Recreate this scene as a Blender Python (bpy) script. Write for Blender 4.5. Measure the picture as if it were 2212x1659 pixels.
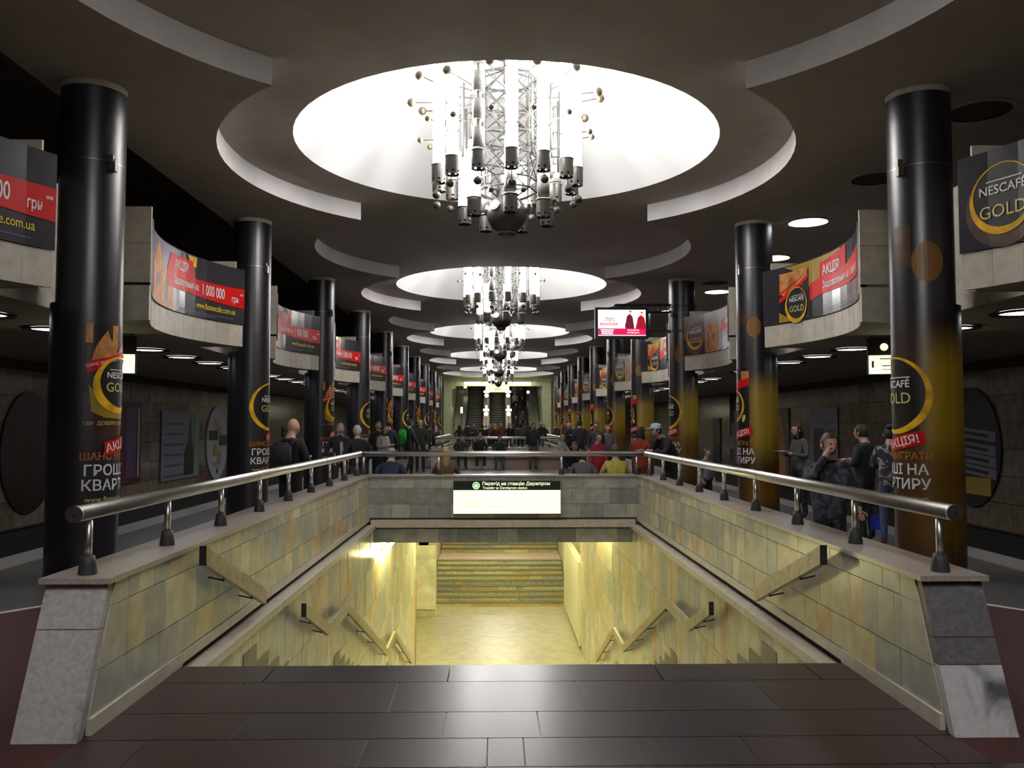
import bpy, bmesh, math, random
from mathutils import Vector, Matrix
R = random.Random(7)
PI = math.pi
for o in list(bpy.data.objects):
    bpy.data.objects.remove(o, do_unlink=True)
SC = bpy.context.scene
COL = SC.collection

# ------------------------------------------------------------------ camera, world, exposure
EYE = 1.6
cam_d = bpy.data.cameras.new('camera')
cam_d.sensor_width = 36.0
cam_d.lens = 36.0 * 1821.85 / 2212
cam_d.clip_end = 300
cam = bpy.data.objects.new('camera', cam_d)
COL.objects.link(cam)
cam.location = (-0.148, 0.0, EYE)
cam.rotation_euler = (PI / 2 + 0.0486, 0, -0.0187)
SC.camera = cam
wd = bpy.data.worlds.new('world')
SC.world = wd
wd.use_nodes = True
wd.node_tree.nodes['Background'].inputs[0].default_value = (0.01, 0.01, 0.012, 1)
wd.node_tree.nodes['Background'].inputs[1].default_value = 0.2
SC.view_settings.view_transform = 'Standard'
SC.view_settings.look = 'None'
SC.view_settings.gamma = 1
SC.view_settings.use_curve_mapping = False
SC.view_settings.exposure = 0.0
LAMP_E = 33.0      # glow of the lit chandelier tubes
DOWN_E = 10.0       # round downlights under the gallery
STAIR_E = 112.0     # fluorescent lamps of the passage below
SIGN_E = 1.6

# ------------------------------------------------------------------ measures (metres)
D = 12.0
ZA, ZB = 5.27, 5.575          # lower ceiling, recessed ceiling
RC, RD = 3.954, 2.99          # recess circles, dome rims
CX, CY0, CR = 4.537, 9.135, 0.323
WX = -0.025                   # middle of the stair well
WI, WO = 2.23, 2.55           # inner and outer half width of the parapets
ZU = 2.90                     # underside of the gallery
SIDE = 9.6

# ------------------------------------------------------------------ materials
MATS = {}
def mat(name, col, rough=.6, metal=0, emit=None, es=0, noise=None, bump=0, spec=.5, coat=0, mix=None, trans=0):
    """noise=(scale, amount[, detail]) varies the colour; mix=(colour, scale, lo, hi) lays patches of a second colour"""
    if name in MATS: return MATS[name]
    m = bpy.data.materials.new(name); m.use_nodes = True
    nt = m.node_tree; N = nt.nodes; L = nt.links
    b = N['Principled BSDF']
    b.inputs['Base Color'].default_value = (*col, 1)
    b.inputs['Roughness'].default_value = rough
    b.inputs['Metallic'].default_value = metal
    b.inputs['Specular IOR Level'].default_value = spec
    b.inputs['Coat Weight'].default_value = coat
    b.inputs['Coat Roughness'].default_value = .12
    if trans: b.inputs['Transmission Weight'].default_value = trans
    if emit:
        b.inputs['Emission Color'].default_value = (*emit, 1)
        b.inputs['Emission Strength'].default_value = es
    src = None
    if noise or mix or bump:
        tc = N.new('ShaderNodeTexCoord'); geo = N.new('ShaderNodeNewGeometry')
        P = geo.outputs['Position']
    if mix:
        c2, sc, lo, hi = mix
        n = N.new('ShaderNodeTexNoise'); n.inputs['Scale'].default_value = sc; n.inputs['Detail'].default_value = 6; n.inputs['Distortion'].default_value = .8
        L.new(P, n.inputs['Vector'])
        mr = N.new('ShaderNodeMapRange'); mr.inputs[1].default_value = lo; mr.inputs[2].default_value = hi
        L.new(n.outputs['Fac'], mr.inputs[0])
        mx = N.new('ShaderNodeMix'); mx.data_type = 'RGBA'
        mx.inputs[6].default_value = (*col, 1); mx.inputs[7].default_value = (*c2, 1)
        L.new(mr.outputs[0], mx.inputs[0]); src = mx.outputs[2]
    if noise:
        n = N.new('ShaderNodeTexNoise'); n.inputs['Scale'].default_value = noise[0]
        n.inputs['Detail'].default_value = noise[2] if len(noise) > 2 else 4
        L.new(P, n.inputs['Vector'])
        mr = N.new('ShaderNodeMapRange'); mr.inputs[1].default_value = .3; mr.inputs[2].default_value = .7
        mr.inputs[3].default_value = 1 - noise[1]; mr.inputs[4].default_value = 1 + noise[1]
        L.new(n.outputs['Fac'], mr.inputs[0])
        h = N.new('ShaderNodeMix'); h.data_type = 'RGBA'; h.blend_type = 'MULTIPLY'; h.inputs[0].default_value = 1
        if src: L.new(src, h.inputs[6])
        else: h.inputs[6].default_value = (*col, 1)
        L.new(mr.outputs[0], h.inputs[7]); src = h.outputs[2]
    if src: L.new(src, b.inputs['Base Color'])
    if bump:
        n = N.new('ShaderNodeTexNoise'); n.inputs['Scale'].default_value = 90; L.new(P, n.inputs['Vector'])
        bp = N.new('ShaderNodeBump'); bp.inputs['Strength'].default_value = bump; bp.inputs['Distance'].default_value = .004
        L.new(n.outputs['Fac'], bp.inputs['Height']); L.new(bp.outputs['Normal'], b.inputs['Normal'])
    MATS[name] = m
    return m
def srgb(r, g, b):
    f = lambda c: (c / 255 / 12.92) if c / 255 <= .04045 else ((c / 255 + .055) / 1.055) ** 2.4
    return (f(r), f(g), f(b))

M_CEIL = mat('ceiling_plaster', (.33, .29, .265), .9, noise=(3, .06), bump=.15)
M_RISER = mat('riser_plaster', (.62, .60, .61), .9, noise=(3, .05))
M_DOME = mat('dome_plaster', (.58, .58, .585), .85)
M_GALSHADE = mat('gallery_shade', (.07, .055, .046), .9, noise=(2, .2))
M_SLAB = mat('gallery_underside', (.34, .30, .25), .8, noise=(2, .1))
M_STONE = [mat('limestone_%d' % i, c, .5, noise=(9, .12), bump=.1) for i, c in enumerate([(.42, .39, .33), (.46, .43, .37), (.38, .355, .30), (.44, .40, .33)])]
M_STONEW = mat('polished_limestone', (.5, .47, .41), .22, noise=(9, .12))
M_GROUT = mat('grout', (.07, .065, .055), .9)
M_TILE = [mat('marble_tile_%d' % i, c, .26, noise=(6, .16, 8)) for i, c in enumerate([
    (.50, .47, .33), (.44, .42, .32), (.56, .52, .38), (.38, .39, .34), (.48, .43, .29), (.33, .35, .33), (.53, .43, .27), (.42, .41, .35)])]
M_TILEG = [mat('grey_marble_%d' % i, c, .3, noise=(7, .2, 8)) for i, c in enumerate([(.25, .26, .245), (.33, .335, .31), (.40, .40, .35), (.21, .225, .215)])]
M_RUST = mat('rusty_marble', (.50, .27, .12), .3, noise=(6, .2, 8), mix=((.48, .42, .28), 3, .4, .6))
M_PYL = mat('grey_marble_block', (.40, .39, .385), .35, noise=(40, .18), mix=((.16, .165, .18), 3.2, .55, .72))
M_PYLD = mat('dark_marble_block', (.13, .125, .135), .35, noise=(30, .25), mix=((.24, .23, .24), 5, .55, .7))
M_PYLW = mat('white_veined_marble', (.52, .52, .54), .3, noise=(30, .1), mix=((.10, .105, .12), 2.3, .54, .66))
M_CAP = mat('cap_stone', (.34, .30, .27), .3, noise=(60, .25))
M_TRIM = mat('trim_stone', (.48, .44, .36), .35, noise=(12, .12))
M_FLOOR = mat('grey_granite_floor', (.060, .056, .056), .42, noise=(55, .45, 8))
M_FLOOR2 = mat('dark_granite_slab', (.020, .0155, .017), .28, noise=(70, .5, 8), spec=.4, bump=.05)
M_FLOOR3 = mat('granite_slab_warm', (.027, .021, .022), .27, noise=(70, .5, 8), spec=.4, bump=.05)
M_FLOOR4 = mat('brown_granite_slab', (.030, .017, .014), .32, noise=(70, .5, 8), spec=.3)
M_RED = mat('red_granite_floor', (.060, .017, .015), .5, noise=(60, .5, 8), spec=.25)
M_INLAY = mat('white_inlay', (.62, .58, .52), .4)
M_EDGE = mat('platform_edge_stone', (.17, .16, .155), .5, noise=(30, .2))
M_PIT = mat('track_pit', (.012, .011, .010), .9)
M_PASSF = mat('passage_floor', (.36, .34, .25), .3, noise=(4, .2, 8))
M_STEP = [mat('step_stone_%d' % i, c, .35, noise=(12, .2)) for i, c in enumerate([(.42, .42, .36), (.34, .35, .31), (.50, .48, .33), (.55, .40, .22), (.58, .54, .34)])]
M_SKIRT = mat('skirting_stone', (.12, .11, .085), .4, noise=(9, .2))
M_STEPSHADE = mat('step_face', (.13, .13, .105), .5, noise=(10, .2))
M_PASSC = mat('passage_ceiling', (.45, .43, .38), .8)
M_WALLT = [mat('wall_panel_%d' % i, c, .17, noise=(5, .2, 8)) for i, c in enumerate([(.225, .178, .135), (.19, .148, .112), (.255, .205, .16)])]
M_WALLR = mat('wall_panel_rust', (.20, .125, .085), .2, noise=(4, .25, 8))
M_STEEL = mat('brushed_steel', (.72, .71, .68), .33, 1.0)
M_STEELD = mat('dull_steel', (.34, .33, .32), .35, 1.0)
M_RUBBER = mat('grey_socket', (.03, .03, .03), .6)
M_BLACKM = mat('black_metal', (.018, .017, .017), .45)
M_WOOD = mat('worn_handrail', (.36, .30, .18), .4, noise=(14, .25, 8))
M_VINYL = mat('black_vinyl', (.010, .0095, .016), .34, spec=.8)
M_VINYLE = mat('vinyl_edge', (.35, .33, .34), .5)
M_WHITEP = mat('print_white', (.72, .72, .72), .4)
M_YELP = mat('print_yellow', (.66, .50, .03), .4, spec=.2)
M_GOLDP = mat('print_gold', (.66, .38, .015), .4, noise=(7, .35), spec=.2)
M_GOLDL = mat('print_pale_gold', (.60, .52, .18), .4)
M_REDP = mat('print_red', (.55, .008, .008), .4, spec=.2)
M_ORANGEP = mat('print_orange', (.46, .16, .02), .4, spec=.2)
M_BROWNP = mat('print_brown', (.06, .022, .010), .4, noise=(6, .4))
M_BLACKP = mat('print_black', (.009, .008, .008), .4)
M_CHURCH = mat('print_church', (.46, .20, .06), .4, noise=(9, .35), spec=.3)
M_CHURCHD = mat('print_church_shade', (.10, .07, .11), .4)
M_LILAC = mat('print_lilac', (.16, .13, .20), .35)
M_BLOB = mat('print_amber_blob', (.20, .085, .010), .4)
M_MUSTARD = mat('print_mustard', (.30, .19, .02), .4)
M_GLASSLIT = mat('lit_tube', (.9, .9, .85), .4, emit=(1.0, .965, .93), es=LAMP_E)
M_GLASSOFF = mat('unlit_tube', (.17, .17, .16), .35, noise=(60, .45), spec=.5)
M_CUP = mat('dark_bronze', (.055, .050, .045), .45, .6)
M_LATT = mat('lattice_grey', (.030, .030, .030), .5)
M_BRONZE = mat('old_bronze', (.060, .046, .024), .45, .2, noise=(30, .3))
M_GLOBE = mat('globe_bronze', (.055, .048, .045), .45, .5, noise=(20, .3))
M_LAMPOFF = mat('dark_recess', (.012, .010, .009), .8)
M_DOWN = mat('downlight_glow', (.9, .9, .9), .5, emit=(.93, .95, 1.0), es=DOWN_E)
M_STAIRL = mat('passage_tube', (.9, .9, .8), .5, emit=(1.0, .93, .42), es=STAIR_E)
M_SIGNY = mat('lit_sign_panel', (.9, .9, .6), .5, emit=(1.0, .93, .48), es=SIGN_E)
M_SIGNT = mat('lit_sign_letters', (.9, .9, .6), .5, emit=(.95, .98, .62), es=1.1)
M_SIGNB = mat('sign_black', (.008, .010, .006), .5)
M_SIGNG = mat('lit_sign_green', (.1, .5, .15), .5, emit=(.05, .55, .13), es=.8)
M_FAINT = mat('faint_sign_print', (.6, .55, .2), .5, emit=(.62, .56, .22), es=1.0)

# ------------------------------------------------------------------ mesh helpers
class MB:
    def __init__(s): s.v = []; s.f = []; s.m = []; s.cur = 0; s.sm = []; s.smooth = False
    def face(s, *idx):
        s.f.append(idx); s.m.append(s.cur); s.sm.append(s.smooth)
    def add(s, pts):
        b = len(s.v); s.v.extend([tuple(p) for p in pts]); return b
    def quad(s, a, b, c, d):
        i = s.add((a, b, c, d)); s.face(i, i + 1, i + 2, i + 3); return s
    def poly(s, pts):
        i = s.add(pts); s.face(*range(i, i + len(pts))); return s
    def box(s, x0, x1, y0, y1, z0, z1):
        i = s.add([(x, y, z) for z in (z0, z1) for x, y in ((x0, y0), (x1, y0), (x1, y1), (x0, y1))])
        for q in ((3, 2, 1, 0), (4, 5, 6, 7), (0, 1, 5, 4), (1, 2, 6, 5), (2, 3, 7, 6), (3, 0, 4, 7)): s.face(*[i + k for k in q])
        return s
    def hexa(s, p):      # eight corners, bottom ring then top ring
        i = s.add(p)
        for q in ((3, 2, 1, 0), (4, 5, 6, 7), (0, 1, 5, 4), (1, 2, 6, 5), (2, 3, 7, 6), (3, 0, 4, 7)): s.face(*[i + k for k in q])
        return s
    def tube(s, p, q, r, n=8, r2=None, caps=True, smooth=True):
        p, q = Vector(p), Vector(q); d = (q - p).normalized()
        a = d.orthogonal().normalized(); b = d.cross(a); r2 = r if r2 is None else r2
        i = s.add([p + (a * math.cos(t) + b * math.sin(t)) * r for t in [2 * PI * k / n for k in range(n)]])
        j = s.add([q + (a * math.cos(t) + b * math.sin(t)) * r2 for t in [2 * PI * k / n for k in range(n)]])
        o = s.smooth; s.smooth = smooth
        for k in range(n): s.face(i + k, i + (k + 1) % n, j + (k + 1) % n, j + k)
        s.smooth = False
        if caps:
            s.face(*[i + k for k in reversed(range(n))]); s.face(*[j + k for k in range(n)])
        s.smooth = o
        return s
    def lathe(s, prof, n=16, c=(0, 0, 0), smooth=True, a0=0, a1=None, closed=True):
        full = a1 is None; m = n if full else n + 1
        rings = []
        for r, z in prof:
            rings.append(s.add([(c[0] + r * math.cos(a), c[1] + r * math.sin(a), c[2] + z) for a in [a0 + ((2 * PI if full else a1 - a0) * k / n) for k in range(m)]]))
        o = s.smooth; s.smooth = smooth
        for a, b in zip(rings, rings[1:]):
            for k in range(n):
                k2 = (k + 1) % m
                s.face(a + k, a + k2, b + k2, b + k)
        s.smooth = o
        return s
    def ball(s, c, r, n=12, rings=7, sz=1.0):
        return s.lathe([(max(r * math.sin(PI * k / rings), 1e-4), -r * sz * math.cos(PI * k / rings)) for k in range(rings + 1)], n, c)
    def mesh(s, name):
        me = bpy.data.meshes.new(name); me.from_pydata(s.v, [], s.f)
        me.polygons.foreach_set('material_index', s.m); me.polygons.foreach_set('use_smooth', s.sm)
        me.update(); return me
    def build(s, name, mats, parent=None, loc=(0, 0, 0)):
        me = s.mesh(name)
        for m in (mats if isinstance(mats, (list, tuple)) else [mats]): me.materials.append(m)
        return put(name, me, parent, loc)
def put(name, me, parent=None, loc=(0, 0, 0)):
    o = bpy.data.objects.new(name, me); COL.objects.link(o); o.location = loc
    if parent: o.parent = parent
    return o
def tag(o, label, cat, group=None, kind=None):
    o['label'] = label; o['category'] = cat
    if group: o['group'] = group
    if kind: o['kind'] = kind
    return o
def thing(name, label, cat, loc=(0, 0, 0), rz=0, group=None, kind=None):
    o = bpy.data.objects.new(name, None); COL.objects.link(o); o.location = loc; o.rotation_euler = (0, 0, rz)
    o.empty_display_size = .1
    return tag(o, label, cat, group, kind)
def struct(o): o['kind'] = 'structure'; return o
def dup(root, loc=None, rz=None):
    r = root.copy(); COL.objects.link(r)
    if loc is not None: r.location = loc
    if rz is not None: r.rotation_euler = (0, 0, rz)
    for ch in root.children:
        c = ch.copy(); COL.objects.link(c); c.parent = r
        for g in ch.children:
            d = g.copy(); COL.objects.link(d); d.parent = c
    return r
ORD = 'first second third fourth fifth sixth seventh eighth ninth tenth eleventh twelfth'.split()
def nth(i):
    if i < 12: return ORD[i]
    s = i + 1; return '%d%s' % (s, {1: 'st', 2: 'nd', 3: 'rd'}.get(s % 10 if s % 100 not in (11, 12, 13) else 0, 'th'))
UNIT = {}
def piece(name, mt, parent, x0, x1, y0, y1, z0, z1):
    """a box-shaped piece sharing one unit mesh per material"""
    if mt.name not in UNIT:
        me = MB().box(-.5, .5, -.5, .5, -.5, .5).mesh('piece_' + mt.name); me.materials.append(mt); UNIT[mt.name] = me
    o = put(name, UNIT[mt.name], parent, ((x0 + x1) / 2, (y0 + y1) / 2, (z0 + z1) / 2))
    o.scale = (x1 - x0, y1 - y0, z1 - z0)
    return o

# ------------------------------------------------------------------ flat print helpers
TXT = {}
def text2d(body, size, bold=0.0, shear=0.0, align='CENTER', sx=1.0):
    key = (body, bold)
    if key not in TXT:
        cu = bpy.data.curves.new('t', 'FONT'); cu.body = body; cu.size = 1; cu.offset = bold; cu.resolution_u = 3
        ob = bpy.data.objects.new('t', cu); COL.objects.link(ob)
        dg = bpy.context.evaluated_depsgraph_get(); dg.update()
        me = bpy.data.meshes.new_from_object(ob.evaluated_get(dg))
        TXT[key] = ([(v.co.x, v.co.y) for v in me.vertices], [tuple(p.vertices) for p in me.polygons])
        bpy.data.objects.remove(ob); bpy.data.curves.remove(cu); bpy.data.meshes.remove(me)
    v, f = TXT[key]
    if not v: return [], []
    x0 = min(p[0] for p in v); x1 = max(p[0] for p in v)
    dx = {'CENTER': -(x0 + x1) / 2, 'LEFT': -x0, 'RIGHT': -x1}[align]
    return [((x + dx + y * shear) * size * sx, y * size) for x, y in v], f
def at(vf, u, v, rot=0):
    c, s = math.cos(rot), math.sin(rot)
    return [(x * c - y * s + u, x * s + y * c + v) for x, y in vf[0]], vf[1]
def rect2(u0, u1, v0, v1): return [(u0, v0), (u1, v0), (u1, v1), (u0, v1)], [(0, 1, 2, 3)]
def poly2(pts): return list(pts), [tuple(range(len(pts)))]
def ring2(u, v, r, w0, w1, sy=1.0, n=40, tilt=-2.0):
    """a ring whose width swells from w0 to w1 towards the angle tilt"""
    a = [2 * PI * k / n for k in range(n)]
    P = []
    for t in a:
        w = w0 + (w1 - w0) * (.5 + .5 * math.cos(t - tilt)) ** 2
        P.append((u + (r + w * .6) * math.cos(t), v + (r + w * .6) * sy * math.sin(t)))
        P.append((u + (r - w * .4) * math.cos(t), v + (r - w * .4) * sy * math.sin(t)))
    F = [(2 * k, 2 * ((k + 1) % n), 2 * ((k + 1) % n) + 1, 2 * k + 1) for k in range(n)]
    return P, F
def disc2(u, v, r, sy=1.0, n=28): return poly2([(u + r * math.cos(2 * PI * k / n), v + r * sy * math.sin(2 * PI * k / n)) for k in range(n)])
def print_on(name, shapes, mapf, mt, parent, cuts=(), thick=0):
    """lays 2-D shapes onto a surface given by mapf(u, v) -> point, cutting them at the given u values so that they bend with it"""
    bm = bmesh.new()
    for vs, fs in shapes:
        b = [bm.verts.new((x, y, 0)) for x, y in vs]
        for f in fs:
            try: bm.faces.new([b[i] for i in f])
            except ValueError: pass
    bmesh.ops.triangulate(bm, faces=bm.faces[:])
    for c in cuts:
        g = bm.verts[:] + bm.edges[:] + bm.faces[:]
        bmesh.ops.bisect_plane(bm, geom=g, plane_co=(c, 0, 0), plane_no=(1, 0, 0))
    bmesh.ops.triangulate(bm, faces=[f for f in bm.faces if len(f.verts) > 4])
    for v in bm.verts: v.co = Vector(mapf(v.co.x, v.co.y))
    me = bpy.data.meshes.new(name); bm.to_mesh(me); bm.free()
    me.materials.append(mt)
    ob = put(name, me, parent)
    if any(w in name for w in ('lettering', 'print', 'address', 'lines', 'words', 'text', 'arrows', 'windows', 'building')): ob['kind'] = 'stuff'      # separate letters and strokes of one flat print
    return ob
# ================================================================== the setting
# ------------------------------------------------------------------ ceiling: a lower plane cut by a chain of overlapping circles
Y_END, Y_BACK = 65.0, -7.0
CENTRES = [6.0 * k for k in range(0, 11)]
def half(y):
    w = 0
    for c in CENTRES:
        if abs(y - c) < RC: w = max(w, math.sqrt(RC * RC - (y - c) ** 2))
    return w
ys = set([Y_BACK, Y_END])
for c in CENTRES:
    for k in range(0, 41):
        y = c - RC * math.cos(PI * k / 40)
        if all(abs(y - c2) >= abs(y - c) - 1e-6 for c2 in CENTRES): ys.add(round(y, 5))
    ys.add(c + 3.0)
ys = sorted(y for y in ys if Y_BACK <= y <= Y_END)
a = MB()
for y0, y1 in zip(ys, ys[1:]):
    w0, w1 = half(y0), half(y1)
    a.quad((w0, y0, ZA), (w1, y1, ZA), (10, y1, ZA), (10, y0, ZA))
    a.quad((-w0, y0, ZA), (-5.03, y0, ZA), (-5.03, y1, ZA), (-w1, y1, ZA))
ceiling = struct(a.build('ceiling', M_CEIL))
r = MB(); r.smooth = False
for y0, y1 in zip(ys, ys[1:]):
    w0, w1 = half(y0), half(y1)
    if w0 + w1 < 1e-4: continue
    for s in (1, -1):
        r.quad((s * w0, y0, ZA), (s * w1, y1, ZA), (s * w1, y1, ZB + .02), (s * w0, y0, ZB + .02))
r.build('recess_riser', M_RISER, ceiling)
DOMES = [0.0, 12.0, 24.0, 36.0, 48.0, 60.0]
bys = set([Y_BACK, Y_END])
for c in DOMES:
    for k in range(33): bys.add(round(c - RD * math.cos(PI * k / 32), 5))
bys = sorted(bys)
def dh(y):
    for c in DOMES:
        if abs(y - c) <= RD + 1e-6: return math.sqrt(max(RD * RD - (y - c) ** 2, 0))
    return 0
b = MB()
for y0, y1 in zip(bys, bys[1:]):
    h0, h1 = dh(y0), dh(y1)
    for s in (1, -1):
        b.quad((s * h0, y0, ZB), (s * h1, y1, ZB), (s * 4.4, y1, ZB), (s * 4.4, y0, ZB))
b.build('recessed_panel', M_CEIL, ceiling)
RISE = 1.45
RS = (RD * RD + RISE * RISE) / (2 * RISE)
dm = MB().lathe([(max(RD * math.cos(k * PI / 2 / 14), .001), RISE - RS + math.sqrt(RS * RS - (RD * math.cos(k * PI / 2 / 14)) ** 2)) for k in range(15)], 64).mesh('dome')
dm.materials.append(M_DOME)
for c in DOMES: put('dome', dm, ceiling, (0, c, ZB))
# unlit gallery rooms behind the balconies, their shade put into the dark colour
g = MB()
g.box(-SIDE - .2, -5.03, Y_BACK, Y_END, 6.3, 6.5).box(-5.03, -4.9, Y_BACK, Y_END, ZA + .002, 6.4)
g.build('gallery_ceiling', M_GALSHADE, ceiling)
# ------------------------------------------------------------------ side walls with panels
def side_wall(s, nm):
    w = MB(); x0, x1 = sorted((s * SIDE, s * (SIDE + .3)))
    w.box(x0, x1, Y_BACK, 68, -.45, 3.0)
    o = struct(w.build(nm, M_GROUT))
    rr = random.Random(11 + s)
    z = -.42
    row = 0
    while z < 2.7:
        y = 13.6 - (row % 2) * .5
        while y < 34:
            wd_ = rr.choice((.8, 1.0, 1.2))
            m = rr.choice(M_WALLT) if rr.random() > (.18 if z < .2 else .03) else M_WALLR
            x0, x1 = sorted((s * SIDE, s * (SIDE - .02)))
            piece('wall_panel', m, o, x0, x1, y + .006, y + wd_ - .006, z + .006, z + .52 - .006)
            y += wd_
        z += .52; row += 1
    far = MB(); x0, x1 = sorted((s * SIDE, s * (SIDE - .018)))
    far.box(x0, x1, 35, 68, -.42, 2.85).box(x0, x1, Y_BACK, 13.0, -.42, 2.85)
    far.build('wall_cladding', M_WALLT[1], o)
    p = MB(); x0, x1 = sorted((s * (SIDE + .05), s * (SIDE + .3)))
    p.box(x0, x1, Y_BACK, 68, -1.3, -.45)
    p.build('track_plinth', M_PIT, o)
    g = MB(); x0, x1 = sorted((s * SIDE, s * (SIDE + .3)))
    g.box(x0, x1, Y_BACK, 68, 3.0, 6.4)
    g.build('gallery_wall', M_GALSHADE if s < 0 else M_CEIL, o)  # left gallery's lack of light is put into its wall colour
    return o
side_wall(-1, 'wall_left'); side_wall(1, 'wall_right')
bk = MB().box(-10, 10, Y_BACK - .3, Y_BACK, -1.3, 6.5)
struct(bk.build('wall_back', M_WALLT[0]))
# ------------------------------------------------------------------ gallery slabs with the scalloped edge
def bay_arc(k, n=12):
    """the hollow front of a balcony bay, as (|x|, y) points from the near end to the far end"""
    y0, y1 = 10.5 + 6 * k, 14.0 + 6 * k; x0, x1 = 4.47, 4.38; sg = .42
    c = math.hypot(y1 - y0, x1 - x0); rad = (c * c / 4 + sg * sg) / (2 * sg)
    out = []
    ha = math.asin(c / 2 / rad)
    for i in range(n + 1):
        t = -ha + 2 * ha * i / n
        u = .5 + math.sin(t) / (2 * math.sin(ha)); d = rad * math.cos(t) - rad * math.cos(ha)
        out.append((x0 + (x1 - x0) * u + d, y0 + (y1 - y0) * u))
    return out
BAYS = list(range(-1, 9))
def gallery(s, nm):
    out = [(5.15, Y_BACK)]
    for k in BAYS:
        arc = bay_arc(k)
        out += [(5.15, arc[0][1])] + arc + [(5.15, arc[-1][1])]
    out += [(5.15, 64.5), (SIDE + .1, 64.5), (SIDE + .1, Y_BACK)]
    bm = bmesh.new()
    lo = [bm.verts.new((s * x, y, ZU)) for x, y in out]
    f = bm.faces.new(lo)
    ex = bmesh.ops.extrude_face_region(bm, geom=[f])
    bmesh.ops.translate(bm, vec=(0, 0, .3), verts=[e for e in ex['geom'] if isinstance(e, bmesh.types.BMVert)])
    bmesh.ops.triangulate(bm, faces=bm.faces[:]); bmesh.ops.recalc_face_normals(bm, faces=bm.faces[:])
    me = bpy.data.meshes.new(nm); bm.to_mesh(me); bm.free(); me.materials.append(M_SLAB)
    o = put(nm, me); struct(o); return o
gallery(-1, 'ceiling_gallery_left'); gallery(1, 'ceiling_gallery_right')
def wallstrip(mb, s, p, q, z0, z1, t=.05):
    """a thin upright slab along p->q whose front lies on that line; it thickens away from the hall"""
    dx, dy = q[0] - p[0], q[1] - p[1]; l = math.hypot(dx, dy); nx, ny = dy / l * t, -dx / l * t
    P = [(p[0], p[1]), (q[0], q[1]), (q[0] + nx, q[1] + ny), (p[0] + nx, p[1] + ny)]
    mb.hexa([(s * x, y, z) for z in (z0, z1) for x, y in P])
def balcony(s, k):
    side = 'left' if s < 0 else 'right'
    arc = bay_arc(k)
    base = (s * 4.8, 12.25 + 6 * k, ZU)
    o = thing('balcony', 'pale stone scalloped balcony front on the %s, %s bay from the camera' % (side, nth(k + 1)), 'balcony', base, group='balcony fronts along the hall', kind='structure')
    def loc(mb): mb.v = [(x - base[0], y - base[1], z - base[2]) for x, y, z in mb.v]; return mb
    rr = random.Random(100 + k * 2 + s)
    if k <= 2:
        for i in range(12):
            m = MB(); wallstrip(m, s, (arc[i][0] - .03, arc[i][1] + .003), (arc[i + 1][0] - .03, arc[i + 1][1] - .003), ZU - .005, 3.245, .027)
            loc(m).build('stone_slab', M_STONEW if i in (1, 2) and s < 0 else rr.choice(M_STONE), o)
    else:
        m = MB()
        for i in range(12): wallstrip(m, s, (arc[i][0] - .03, arc[i][1]), (arc[i + 1][0] - .03, arc[i + 1][1]), ZU - .005, 3.245, .027)
        loc(m).build('stone_band', M_STONE[0], o)
    m = MB()
    for i in range(12): wallstrip(m, s, (arc[i][0] + .03, max(arc[i][1], arc[0][1] + .05)), (arc[i + 1][0] + .03, min(arc[i + 1][1], arc[-1][1] - .05)), 3.202, 4.16, .04)
    loc(m).build('parapet_core', M_LAMPOFF, o)
    for ye, d in ((arc[0][1], -1), (arc[-1][1], 1)):
        xi = arc[0][0] if d < 0 else arc[-1][0]
        for z0, z1, mm in ((ZU - .005, 3.33, M_STONE[2]), (3.37, 3.86, M_STONE[0]), (3.866, 4.32, M_STONE[3])):
            x0, x1 = sorted((s * (xi - .03 if d < 0 else xi + .10), s * 5.14)); e = .0 if z0 > 3.3 else .02
            m = MB().box(x0, x1, *sorted((ye + d * (.035 + e), ye + d * .004)), z0, z1)
            loc(m).build('end_slab', mm, o)
    yb = arc[-1][1]
    x0, x1 = sorted((s * 5.10, s * 5.146))
    loc(MB().box(x0, x1, yb + .06, yb + 2.44, ZU - .004, 4.32)).build('niche_wall', M_STONE[2], o)
    return o
for k in BAYS:
    for s in (-1, 1): balcony(s, k)
# ------------------------------------------------------------------ floor
XF = 6.05
OP = (5.68, 14.25)            # first stair opening
OP2 = (31.8, 41.4)            # second stair opening
f = MB()
xi0, xi1 = WX - WI - .02, WX + WI + .02
for y0, y1, hole in ((Y_BACK, 5.33, 0), (5.33, OP[1], 1), (OP[1], OP2[0], 0), (OP2[0], OP2[1], 1), (OP2[1], 68, 0)):
    if hole: f.box(-XF, xi0, y0, y1, -.3, 0).box(xi1, XF, y0, y1, -.3, 0)
    else: f.box(-XF, XF, y0, y1, -.3, 0)
floor = struct(f.build('floor', M_FLOOR))
for s in (-1, 1):
    x0, x1 = sorted((s * 5.61, s * 6.07)); MB().box(x0, x1, Y_BACK, 68, -.05, .008).build('platform_edge', M_EDGE, floor)
    x0, x1 = sorted((s * 6.05, s * 6.1)); MB().box(x0, x1, Y_BACK, 68, -1.25, -.02).build('platform_face', M_PIT, floor)
MB().box(-SIDE - .3, SIDE + .3, Y_BACK, 68, -1.35, -1.25).build('track_bed', M_PIT, floor) if False else None
for s in (-1, 1):
    x0, x1 = sorted((s * 6.05, s * (SIDE + .3))); MB().box(x0, x1, Y_BACK, 68, -1.35, -1.2).build('track_bed', M_PIT, floor)
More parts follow.
